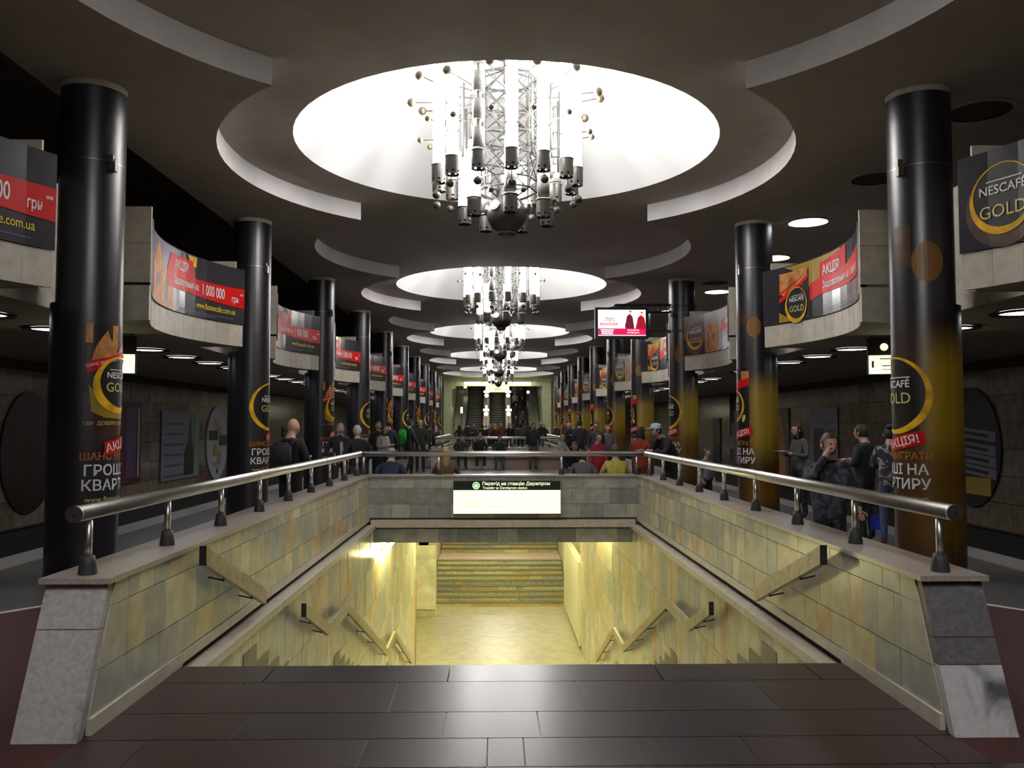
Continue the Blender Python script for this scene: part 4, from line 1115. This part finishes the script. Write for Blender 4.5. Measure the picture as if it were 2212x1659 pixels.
struct(MB().hexa([(-3.9, 67, -.3), (3.7, 67, -.3), (3.7, 84, -.3), (-3.9, 84, -.3), (-3.9, 67, -.25), (3.7, 67, -.25), (3.7, 84, SL * 17 - .3), (-3.9, 84, SL * 17 - .3)]).build('floor_shaft', M_ESCD))
def escalator(label, x0, x1):
    o = thing('escalator', label, 'escalator', ((x0 + x1) / 2, 66.6, 0)); w = (x1 - x0) / 2
    for i in range(26):
        y = .5 + i * .4; z = .208 * (i + .3)
        me = put('step', MESH['estep%.2f' % w] if 'estep%.2f' % w in MESH else MESH.setdefault('estep%.2f' % w, mk_estep(w)), o, (0, y, z))
    MB().box(-w, w, -.4, .55, -.02, .02).build('landing_plate', M_STEELD, o)
    for s in (-1, 1):
        m = MB(); x = s * (w + .02)
        m.tube((x, .0, .95), (x, .8, .98), .045, 8).tube((x, .8, .98), (x, 10.8, .98 + 10 * SL), .045, 8).tube((x, 0, .95), (x, -.15, .75), .045, 8)
        m.build('handrail_belt', M_BLACKM, o)
MESH = {}
def mk_estep(w):
    m = MB().box(-w, w, -.01, .42, -.05, 0); m.cur = 1; m.box(-w, w, .01, .04, -.25, -.05); me = m.mesh('escalator_step'); me.materials.append(M_ESCS); me.materials.append(M_ESCD); return me
escalator('left dark escalator rising at the end of the hall', -2.5, -1.3)
escalator('middle empty escalator rising at the end of the hall', -.63, .53)
escalator('right escalator crowded with riders at the end of the hall', 1.17, 2.37)
def slope_box(mb, x0, x1, y0, y1, h0, h1, zoff=0):
    mb.hexa([(x0, y0, SL * max(y0 - 67.1, 0) + h0), (x1, y0, SL * max(y0 - 67.1, 0) + h0), (x1, y1, SL * (y1 - 67.1) + h0), (x0, y1, SL * (y1 - 67.1) + h0),
             (x0, y0, SL * max(y0 - 67.1, 0) + h1), (x1, y0, SL * max(y0 - 67.1, 0) + h1), (x1, y1, SL * (y1 - 67.1) + h1), (x0, y1, SL * (y1 - 67.1) + h1)])
for x0, x1, mt, lab in ((-3.59, -2.58, M_BALG, 'grey sloping side balustrade left of the escalators'), (-1.22, -.71, M_BAL, 'cream balustrade between the left and middle escalators'),
                        (.61, 1.09, M_BAL, 'cream balustrade between the middle and right escalators'), (2.45, 3.39, M_BALG, 'grey sloping side balustrade right of the escalators')):
    o = thing('balustrade', lab, 'balustrade', (0, 0, 0))
    m = MB(); slope_box(m, x0, x1, 66.9, 80, -.3, .86); m.build('cheek', mt, o)
    m = MB(); slope_box(m, x0, x0 + .05, 66.9, 80, .86, .9); slope_box(m, x1 - .05, x1, 66.9, 80, .86, .9); m.build('edge_strip', M_STEELD, o)
def post_lamp(label, x, y, big=True):
    z = SL * 12.9 * (y - 66.9) / 13.1 + .935
    o = thing('balustrade_lamp', label, 'lamp', (x, y, z))
    MB().tube((0, 0, 0), (0, 0, 1.0), .025, 8).lathe([(.09, 0), (.10, .10), (.03, .16)], 10).build('pole', M_BLACKM, o)
    MB().ball((0, 0, 1.1), .17, 14, 8).build('globe', M_POST, o)
    MB().box(-.24, .24, -.06, .06, 1.33, 1.5).build('lit_plate', M_POST, o)
def lit_box(label, x, y, dz, w, h, mt=None):
    z = SL * 12.9 * (y - 66.9) / 13.1 + .885
    o = thing('light_box', label, 'light', (x, y, z))
    MB().box(-.03, .03, -.02, .02, 0, dz).build('stand', M_BLACKM, o)
    MB().box(-w / 2, w / 2, -.05, .05, dz, dz + h).build('glass', mt or M_POST, o)
for x, nm in ((-.96, 'left'), (.85, 'right')):
    post_lamp('lower globe lamp on the %s cream balustrade' % nm, x, 67.8)
    lit_box('narrow upright light box on the %s cream balustrade' % nm, x, 69.9, .35, .17, .45)
    post_lamp('upper globe lamp on the %s cream balustrade' % nm, x, 70.9)
    lit_box('small top light box on the %s cream balustrade' % nm, x, 73.2, .4, .2, .35)
lit_box('low light box on the grey balustrade at the left', -2.95, 68.4, .9, .16, .5)
lit_box('high light box on the grey balustrade at the left', -2.85, 73.6, .5, .25, .3)
lit_box('high light box on the grey balustrade at the right', 2.6, 72.6, .5, .25, .25, mat('blue_light_box', (.7, .7, .8), .5, emit=(.75, .8, 1), es=1.2))
for i, (x, w) in enumerate(((-1.95, 1.3), (-.75, .85), (.62, .85), (1.85, 1.3))):
    o = thing('fluorescent_lamp', 'long fluorescent lamp over the escalator portal, %s from the left' % nth(i), 'lamp', (x, 64.6, 4.80))
    MB().tube((-w / 2, 0, 0), (w / 2, 0, 0), .09, 12).build('tube', M_ENDL, o)
    MB().box(-w / 2, w / 2, .02, .4, .05, .1).build('housing', M_STEELD, o)
o = thing('escalator_sign', 'cream arrow sign above the middle escalator', 'sign', (0, 64.95, 4.12))
MB().box(-.92, .85, 0, .05, 0, .46).build('board', mat('sign_cream', (.75, .70, .48), .5, emit=(.9, .84, .5), es=.35), o)
print_on('arrows', [at(text2d('‹ • ›', .3, .02), 0, .14)], lambda u, v: (u, -.004, v), M_PD, o)
o = thing('cross_sign', 'small red cross sign at the left cream balustrade', 'sign', (-1.05, 72.0, 4.15))
MB().box(-.09, .09, 0, .03, -.03, .03).box(-.03, .03, 0, .03, -.09, .09).build('cross', mat('cross_red', (.6, .02, .05), .5, emit=(.8, .02, .08), es=.8), o)
MB().tube((0, .02, -.6), (0, .02, 0), .02, 6).build('stand', M_BLACKM, o)

# ------------------------------------------------------------------ people
SKIN = [mat('skin_%d' % i, c, .55) for i, c in enumerate([(.42, .25, .18), (.50, .31, .23), (.36, .21, .15)])]
def cloth(c):
    if not isinstance(c, tuple): return c
    return mat('cloth_%d_%d_%d' % tuple(int(x * 1000) for x in c), c, .85, noise=(25, .25))
HAIRC = {'dark': (.015, .011, .009), 'brown': (.05, .028, .015), 'blond': (.36, .24, .08), 'grey': (.25, .245, .25), 'white': (.42, .42, .44)}
def hairm(n): return mat('hair_' + n, HAIRC[n], .6, noise=(60, .4))
J0 = dict(pel=(0, 0, .93), bel=(0, -.005, 1.08), che=(0, 0, 1.27), nb=(0, .012, 1.42), nk=(0, .0, 1.475), hd=(0, -.015, 1.54), hm=(0, -.02, 1.605), ht=(0, -.015, 1.66),
          sl=(.165, .01, 1.375), el=(.225, .035, 1.11), wl=(.235, -.05, .90), fl=(.225, -.085, .80), hl=(.09, 0, .89), kl=(.10, -.02, .50), al=(.105, .035, .09), tl=(.12, -.12, .045))
RAD = dict(pel=(.155, .115), bel=(.145, .108), che=(.152, .115), nb=(.10, .078), nk=(.06, .062), hd=(.062, .07), hm=(.07, .08), ht=(.04, .05),
           s=(.064, .066), e=(.05, .052), w=(.034, .034), f=(.036, .02), h=(.095, .095), k=(.064, .064), a=(.047, .05), t=(.045, .035))
def mirror(J):
    for a in 'seswfhkat':
        if a + 'l' in J and a + 'r' not in J: x, y, z = J[a + 'l']; J[a + 'r'] = (-x, y, z)
    return J
def pose(kind, **kw):
    J = dict(J0)
    if kind == 'stand': pass
    elif kind == 'walk':
        J.update(kl=(.10, -.16, .52), al=(.10, -.12, .10), tl=(.11, -.27, .06), kr=(-.10, .02, .49), ar=(-.10, .22, .12), tr=(-.11, .08, .045),
                 el=(.235, .10, 1.14), wl=(.23, .13, .91), fl=(.22, .12, .81), er=(-.235, -.04, 1.14), wr=(-.22, -.17, .95), fr=(-.21, -.22, .86))
    elif kind == 'phone':
        J.update(el=(.24, -.02, 1.13), wl=(.12, -.25, 1.17), fl=(.05, -.31, 1.20), er=(-.24, -.02, 1.13), wr=(-.12, -.25, 1.17), fr=(-.05, -.31, 1.20), hd=(0, -.04, 1.535), hm=(0, -.055, 1.595), ht=(0, -.055, 1.65))
    elif kind == 'pockets':
        J.update(el=(.29, .05, 1.14), wl=(.20, -.07, .96), fl=(.15, -.11, .90))
    elif kind in ('sit', 'sitlean'):
        dz = -.40
        for q in ('pel', 'bel', 'che', 'nb', 'nk', 'hd', 'hm', 'ht', 'sl', 'el', 'wl', 'fl', 'hl'): x, y, z = J[q]; J[q] = (x, y, z + dz)
        J.update(hl=(.10, -.02, .52), kl=(.13, -.42, .50), al=(.13, -.40, .09), tl=(.14, -.55, .045), el=(.25, -.06, .78), wl=(.16, -.30, .62), fl=(.12, -.38, .60))
        if kind == 'sitlean':
            for q, d in (('che', -.10), ('nb', -.17), ('nk', -.20), ('hd', -.25), ('hm', -.26), ('ht', -.25), ('sl', -.15)): x, y, z = J[q]; J[q] = (x, y + d, z - abs(d) * .35)
    elif kind == 'face':       # right hand raised over the brow, left arm hanging
        J.update(er=(-.30, -.12, 1.20), wr=(-.13, -.165, 1.49), fr=(-.055, -.145, 1.585), el=(.25, -.02, 1.13), wl=(.20, -.20, .98), fl=(.18, -.27, .92))
    elif kind == 'lean':       # forearms on a rail in front
        for q, d in (('che', -.12), ('nb', -.20), ('nk', -.24), ('hd', -.29), ('hm', -.31), ('ht', -.31), ('sl', -.19), ('bel', -.04)): x, y, z = J[q]; J[q] = (x, y + d, z - abs(d) * .3)
        J.update(el=(.26, -.30, 1.13), wl=(.16, -.50, 1.16), fl=(.10, -.60, 1.17), kl=(.1, .0, .49), al=(.1, .06, .09), tl=(.11, -.1, .045))
    J.update(kw)
    return mirror(J)
CH = [('pel', 'bel'), ('bel', 'che'), ('che', 'nb'), ('nb', 'nk'), ('nk', 'hd'), ('hd', 'hm'), ('hm', 'ht')]
for q in 'lr': CH += [('che', 's' + q), ('s' + q, 'e' + q), ('e' + q, 'w' + q), ('w' + q, 'f' + q), ('pel', 'h' + q), ('h' + q, 'k' + q), ('k' + q, 'a' + q), ('a' + q, 't' + q)]
def dseg(p, a, b):
    ab = b - a; t = max(0, min(1, (p - a).dot(ab) / max(ab.length_squared, 1e-9))); return (p - a - ab * t).length
def fingers(mb, w, f, side, fine):
    """five separate bent fingers leaving the palm that ends at f"""
    w, f = Vector(w), Vector(f); d = (f - w).normalized()
    lat = d.cross(Vector((0, 0, 1)) if abs(d.z) < .8 else Vector((0, 1, 0))).normalized()
    nrm = lat.cross(d)
    for i, (off, ln) in enumerate(((-.027, .062), (-.009, .072), (.009, .068), (.026, .054))):
        p0 = f + lat * off - d * .012; p1 = p0 + d * ln * .5 - nrm * .006; p2 = p1 + d * ln * .42 - nrm * .02
        mb.tube(p0, p1, .0092, 6, .0085); mb.tube(p1, p2, .0086, 6, .007)
    p0 = w + (f - w) * .45 + lat * .028 * side; p1 = p0 + d * .035 + lat * .028 * side; p2 = p1 + d * .03 + lat * .004 * side
    mb.tube(p0, p1, .0105, 6, .0095); mb.tube(p1, p2, .0095, 6, .008)
def person(label, loc, heading, kind, top, legs, hair='dark', h=1.75, style='short', shoes=(.015, .014, .014), skin=0, bulk=1.0, coat=0.0, fine=False, group=None, **kw):
    """heading 0 looks towards the camera; coat = height down to which the jacket colour reaches"""
    J = pose(kind, **kw); k = h / 1.75
    me = bpy.data.meshes.new('body'); names = list(J); idx = {n: i for i, n in enumerate(names)}
    me.from_pydata([J[n] for n in names], [(idx[a], idx[b]) for a, b in CH], [])
    ob = bpy.data.objects.new('tmp', me); COL.objects.link(ob)
    ob.modifiers.new('skin', 'SKIN'); sub = ob.modifiers.new('sub', 'SUBSURF'); sub.levels = 2 if fine else 1
    for n in names:
        r = RAD[n] if n in RAD else RAD[n[0]]
        b = bulk if n in ('pel', 'bel', 'che') or n[0] in 'se' and len(n) == 2 else 1.0
        sv = me.skin_vertices[0].data[idx[n]]; sv.radius = (r[0] * b, r[1] * b); sv.use_root = n == 'pel'
    dg = bpy.context.evaluated_depsgraph_get(); dg.update()
    bm_ = bpy.data.meshes.new_from_object(ob.evaluated_get(dg))
    bpy.data.objects.remove(ob); bpy.data.meshes.remove(me)
    V = {n: Vector(J[n]) for n in names}
    mb = MB(); mb.v = [tuple(v.co) for v in bm_.vertices]
    for p in bm_.polygons:
        c = p.center; best = min(CH, key=lambda e: dseg(c, V[e[0]], V[e[1]])); e = best[1]
        if best in (('nk', 'hd'), ('hd', 'hm'), ('hm', 'ht')) or (best == ('nb', 'nk') and c.z > V['nb'].z + .035): m = 0
        elif e[0] == 'f' and len(e) == 2: m = 0
        elif e in ('tl', 'tr') or (e in ('al', 'ar') and c.z < .1): m = 3
        elif e[0] in 'ka' and len(e) == 2: m = 1 if c.z > coat > 0 and kind not in ('sit', 'sitlean') else 2
        elif e[0] == 'h' and len(e) == 2: m = 1 if c.z > .84 else 2
        elif best == ('pel', 'bel') or best == ('bel', 'che'): m = 1
        else: m = 1
        mb.f.append(tuple(p.vertices)); mb.m.append(m); mb.sm.append(True)
    bpy.data.meshes.remove(bm_)
    mb.cur = 0; mb.smooth = True
    for q, sd in (('l', -1), ('r', 1)): fingers(mb, J['w' + q], J['f' + q], sd, fine)
    hm = V['hm']
    n0 = len(mb.v)      # skull and jaw
    mb.ball((0, 0, 0), 1.0, 16, 12)
    for i_ in range(n0, len(mb.v)):
        x, y, z = mb.v[i_]; t_ = max(-z, 0)
        mb.v[i_] = (hm.x + x * .077 * (1 - .28 * t_ * t_), hm.y + y * .096 * (1 - .12 * t_) - .012 * t_, hm.z + z * .118)
    mb.tube(hm + Vector((0, -.090, .012)), hm + Vector((0, -.114, -.026)), .008, 6, .014)
    for sx in (-1, 1): mb.ball(hm + Vector((sx * .077, .008, -.008)), .019, 6, 4, 1.5)
    body = mb.build('person', [SKIN[skin], cloth(top), cloth(legs), cloth(shoes)])
    body.scale = (k, k, k); body.location = loc; body.rotation_euler = (0, 0, heading)
    tag(body, label, 'person', group)
    ef = MB()
    for sx in (-1, 1): ef.ball(hm + Vector((sx * .031, -.084, .010)), .011, 6, 4)
    ef.build('eyes', mat('eye_dark', (.02, .015, .012), .3), body)
    MB().box(-.024, .024, -.004, .004, -.004, .004).build('mouth', mat('lips', (.25, .09, .08), .6), body, tuple(hm + Vector((0, -.092, -.056))))
    if style != 'bald':
        bm = bmesh.new(); bmesh.ops.create_uvsphere(bm, u_segments=16, v_segments=12, radius=1)
        long_ = style in ('long', 'bob')
        for v in bm.verts:
            x, y, z = v.co; r = 1.0 + .05 * math.sin(7 * x + 5 * z)
            v.co = (x * .084 * r, y * .104 * r, z * .124 * r)
            if long_ and z < 0 and y > -.35: v.co.z = -.11 + z * (.28 if style == 'long' else .08); v.co.y += .015; v.co.x *= 1.15
        dl = [f for f in bm.faces if (f.calc_center_median().y < -.03 and f.calc_center_median().z < .062) or (not long_ and f.calc_center_median().z < -.05 - .3 * f.calc_center_median().y)]
        bmesh.ops.delete(bm, geom=dl, context='FACES')
        hmesh = bpy.data.meshes.new('hair'); bm.to_mesh(hmesh); bm.free()
        for p in hmesh.polygons: p.use_smooth = True
        hmesh.materials.append(hairm(hair)); put('hair', hmesh, body, tuple(hm + Vector((0, .006, .004))))
        if style == 'bun': MB().ball((0, .0, 0), .05, 10, 6).build('hair_bun', hairm(hair), body, tuple(hm + Vector((0, .06, .10))))
        if style == 'ponytail': MB().tube((0, .10, .02), (0, .14, -.2), .035, 8, .012).build('ponytail', hairm(hair), body, tuple(hm))
    if style == 'cap':
        c = MB().lathe([(.096, -.01), (.098, .03), (.085, .065), (.045, .085), (.002, .09)], 16, (0, 0, 0))
        c.hexa([(-.06, -.09, -.008), (.06, -.09, -.008), (.045, -.17, -.012), (-.045, -.17, -.012), (-.06, -.09, .004), (.06, -.09, .004), (.045, -.17, 0), (-.045, -.17, 0)])
        c.build('cap', mat('cap_pale_blue', (.36, .44, .48), .8), body, tuple(hm + Vector((0, .005, .045))))
    return body
def backpack(label, who_loc, heading, col, scale=1.0, dz=1.18):
    o = thing('backpack', label, 'backpack', who_loc, heading); o.scale = (scale,) * 3
    bm = bmesh.new(); bmesh.ops.create_cube(bm, size=1)
    for v in bm.verts: v.co = (v.co.x * .30, v.co.y * .15 + .235, v.co.z * .44 + dz)
    bmesh.ops.bevel(bm, geom=bm.edges[:], offset=.045, segments=3, affect='EDGES')
    me = bpy.data.meshes.new('bag'); bm.to_mesh(me); bm.free(); me.materials.append(cloth(col))
    for p in me.polygons: p.use_smooth = True
    put('bag', me, o)
    MB().box(-.11, .11, .31, .335, dz - .18, dz + .02).build('pocket', cloth(tuple(c * .7 for c in col)), o)
    for sx in (-1, 1): MB().tube((sx * .10, .17, dz + .18), (sx * .12, .02, dz + .27), .016, 6).tube((sx * .12, .02, dz + .27), (sx * .13, -.12, dz + .10), .016, 6).build('strap', cloth(tuple(c * .6 for c in col)), o)
    return o
BLK, NAVY, DENIM = (.012, .012, .014), (.012, .015, .03), (.05, .075, .14)
# beside the near rails
person('bald man in black seen from behind beside the left railing', (-2.88, 11.3, 0), PI - .35, 'phone', BLK, BLK, style='bald', h=1.72, bulk=1.15, fine=True, skin=1)
backpack('black backpack on the bald man by the left railing', (-2.88, 11.3, 0), PI - .35, (.02, .02, .022), .98)
person('grey-haired man in a dark suit and pale shirt beyond the left railing', (-3.35, 17.4, 0), .3, 'pockets', BLK, (.03, .03, .032), 'grey', 1.66, bulk=1.1, skin=1)
o = thing('shirt_front', 'pale shirt front of the grey-haired man in the suit', 'shirt', (-3.35, 17.4, 0), .3)
MB().hexa([(-.015, -.150, .86), (.09, -.150, .86), (.09, -.13, .86), (-.015, -.13, .86), (-.02, -.137, 1.26), (.035, -.137, 1.26), (.035, -.12, 1.26), (-.02, -.12, 1.26)]).build('panel', cloth((.30, .30, .33)), o)
person('white-haired man in black turned away from the camera, by the left railing', (-2.75, 15.9, 0), PI + .5, 'pockets', BLK, (.05, .047, .045), 'white', 1.62, bulk=1.1, skin=1)
person('seated figure in a navy jacket with its back to the cross railing', (-1.98, 14.62, 0), PI, 'sitlean', (.014, .018, .05), NAVY, 'grey', 1.70, bulk=1.2)
person('long-haired blond woman seated with her back to the cross railing', (-1.02, 14.62, 0), PI, 'sit', (.10, .06, .03), BLK, 'blond', 1.62, style='long')
person('person in a yellow sweater seated with their back to the cross railing', (1.92, 14.62, 0), PI, 'sit', (.40, .36, .07), DENIM, 'brown', 1.66, bulk=1.12, fine=True)
person('dark-haired person in grey seated left of the yellow sweater', (1.36, 14.62, 0), PI, 'sitlean', (.07, .07, .075), BLK, 'dark', 1.66, style='bob')
person('person in a red tracksuit standing beyond the cross railing corner', (1.98, 17.6, 0), .5, 'stand', (.32, .012, .03), (.30, .012, .03), 'brown', 1.46, skin=1)
person('woman in a red jacket with dark loose hair at the railing corner', (2.62, 16.2, 0), PI - .6, 'phone', (.26, .03, .012), (.10, .02, .012), 'dark', 1.60, style='bob')
person('person in a pale cap and black jacket leaning at the right railing', (2.92, 14.7, 0), -1.2, 'lean', BLK, BLK, 'dark', 1.74, style='cap', bulk=1.2, fine=True)
person('child beside the person in the pale cap', (3.75, 15.6, 0), .6, 'stand', (.12, .13, .18), BLK, 'brown', 1.18)
person('man in a dark checked coat covering his face with one hand, right railing', (2.84, 7.55, 0), .12, 'face', mat('checked_cloth', (.012, .013, .022), .85, noise=(30, .5), mix=((.06, .062, .08), 8, .5, .6)), BLK, 'brown', 1.55, bulk=1.22, coat=.55, fine=True, skin=0)
person('woman in a floral jacket and jeans beside the first right column', (5.02, 11.0, 0), PI - .5, 'phone', mat('floral_print', (.025, .03, .045), .85, noise=(40, .4), mix=((.32, .26, .30), 11, .52, .58)), DENIM, 'dark', 1.62, style='bun', fine=True, shoes=(.30, .06, .06), bulk=1.1)
person('dark-haired companion with a black bag beside the floral jacket', (4.88, 11.45, 0), PI + .6, 'phone', (.018, .018, .022), BLK, 'dark', 1.64, bulk=1.1, fine=True)
person('woman in a grey top reading a paper by the right platform', (5.05, 14.4, 0), -1.3, 'phone', (.085, .08, .07), BLK, 'dark', 1.66, style='bob', fine=True)
o = thing('paper_sheet', 'white paper held by the woman in grey', 'paper', (4.70, 14.27, 1.16), .3)
MB().box(-.10, .10, -.07, .07, 0, .004).build('sheet', cloth((.55, .55, .55)), o)
o = thing('blue_bag', 'bright blue bag hanging beside the man covering his face', 'bag', (3.12, 7.26, .70), .2)
o.scale = (.6, .6, .6)
MB().hexa([(-.06, -.04, 0), (.06, -.04, 0), (.06, .04, 0), (-.06, .04, 0), (-.04, -.025, .2), (.04, -.025, .2), (.04, .025, .2), (-.04, .025, .2)]).tube((-.03, 0, .2), (0, 0, .29), .006, 5).tube((.03, 0, .2), (0, 0, .29), .006, 5).build('pouch', cloth((.01, .02, .30)), o)
# middle distance
MID = [
 ('man in black facing the camera, left of the green backpack', (-3.3, 22.6), .2, 'stand', BLK, BLK, 'dark', 1.72, 'short'),
 ('person in a pale hood near the fourth left column', (-3.0, 21.4), 1.0, 'phone', (.30, .28, .26), BLK, 'brown', 1.62, 'bob'),
 ('man in a dark navy jacket and blue jeans beside the green backpack', (-3.25, 24.4), PI, 'stand', (.016, .02, .045), DENIM, 'brown', 1.78, 'short'),
 ('tall person in black wearing the green backpack', (-2.75, 25.4), PI - .9, 'walk', (.03, .035, .035), BLK, 'dark', 1.80, 'short'),
 ('person in a pale cap behind the green backpack', (-2.7, 28.5), 0, 'stand', (.02, .025, .02), BLK, 'white', 1.80, 'short'),
 ('person in dark blue facing the camera past the green backpack', (-3.1, 33.0), .1, 'stand', NAVY, BLK, 'brown', 1.78, 'short'),
 ('person in a grey-green coat bowed over on the far bench', (-1.45, 30.8), .2, 'sitlean', (.04, .05, .045), BLK, 'dark', 1.76, 'short'),
 ('person in black with white shoes on the far bench', (-.74, 30.8), .1, 'sit', BLK, BLK, 'brown', 1.76, 'short'),
 ('person in a dark cap and jeans hunched on the far bench', (-.02, 30.8), 0, 'sitlean', (.03, .04, .035), DENIM, 'dark', 1.74, 'short'),
 ('woman in black with dark boots standing at the far bench', (1.18, 30.3), .1, 'stand', BLK, (.10, .08, .07), 'brown', 1.70, 'long'),
 ('person in a white jacket seated at the right end of the far bench', (2.25, 30.8), .9, 'sit', (.34, .33, .31), NAVY, 'blond', 1.66, 'bob'),
 ('man in a dark coat standing with his back turned near the right columns', (2.62, 28.0), PI, 'stand', (.014, .016, .03), BLK, 'dark', 1.80, 'short'),
 ('boy in a dark vest and pale sleeves facing the camera', (2.82, 25.0), -.1, 'stand', (.03, .033, .045), BLK, 'dark', 1.72, 'short'),
 ('person in pale grey beside the boy in the vest', (3.25, 25.8), .3, 'stand', (.12, .12, .12), BLK, 'brown', 1.64, 'bob'),
 ('seated person in black past the right railing corner', (1.6, 20.0), .3, 'sitlean', BLK, (.1, .1, .1), 'dark', 1.70, 'bob'),
]
for i, (lab, (x, y), hd, kd, tp, lg_, hr, h, st) in enumerate(MID):
    z = .0 if kd[:3] != 'sit' else .0
    person(lab, (x, y, z), hd, kd, tp, lg_, hr, h, st, skin=i % 3, bulk=1.1, shoes=(.45, .45, .45) if 'white shoes' in lab else (.015, .014, .014))
backpack('bright green backpack of the tall person beyond the left railing', (-2.75, 25.4, 0), PI - .9, (.012, .26, .02), 1.1, 1.12)
o = thing('low_stool', 'low grey block seat past the right railing corner', 'stool', (1.6, 20.05, 0))
MB().box(-.25, .25, -.2, .22, 0, .40).box(-.27, .27, -.22, .24, .40, .43).build('block', M_STONE[2], o)
# crowd waiting before the escalators
rr = random.Random(21)
CROWD = [(-3.3, 40), (-2.9, 38.5), (-3.6, 44), (-2.2, 47), (-1.9, 52), (-1.4, 49.5), (-.9, 46.5), (-.55, 50), (-.2, 47.5), (.15, 52), (.55, 46), (.85, 49), (1.2, 47.2), (1.6, 51), (1.95, 48), (2.3, 46), (2.7, 50), (3.0, 44), (3.3, 41), (3.5, 38), (2.95, 36), (-2.5, 56), (-.4, 57), (1.0, 57), (2.2, 58)]
WORDS = ['black coat', 'dark blue jacket', 'brown coat', 'grey jacket', 'deep green parka', 'beige jacket', 'dark red coat', 'charcoal coat']
COLS = [BLK, NAVY, (.035, .022, .014), (.07, .07, .075), (.02, .035, .022), (.20, .17, .13), (.08, .015, .015), (.03, .03, .032)]
for i, (x, y) in enumerate(CROWD):
    q = rr.randrange(8); hr = rr.choice(['dark', 'brown', 'blond', 'dark', 'grey'])
    person('far person in %s, %s hair, in the crowd, %s from the left' % (WORDS[q], hr, nth(sorted(CROWD, key=lambda p: p[0] / p[1]).index((x, y)))), (x, y, 0), rr.choice([0, PI, PI, .6, -.8, PI + .4]), rr.choice(['stand', 'walk', 'phone', 'pockets']), COLS[q], rr.choice([BLK, DENIM, NAVY]), hr, rr.uniform(1.6, 1.82), rr.choice(['short', 'short', 'bob', 'long']), skin=i % 3, bulk=1.12, group='crowd waiting before the escalators')
for i, (dx, j) in enumerate(((-.3, 3), (.25, 5), (-.25, 8), (.3, 11), (-.3, 13), (.2, 15), (-.28, 17), (.25, 18))):
    y = 66.6 + .5 + j * .4 + .2
    person('rider in %s on the right escalator, %s from the bottom' % (['black', 'dark grey', 'navy', 'black', 'pale grey', 'brown', 'lilac', 'grey'][i], nth(i)), (1.77 + dx, y, .208 * (j + .3)), .1, 'stand', [BLK, (.06, .06, .06), NAVY, BLK, (.3, .3, .3), (.05, .03, .02), (.20, .14, .26), (.25, .24, .22)][i], BLK, ['dark', 'brown'][i % 2], 1.72, skin=i % 3, bulk=1.12, group='riders on the escalator')
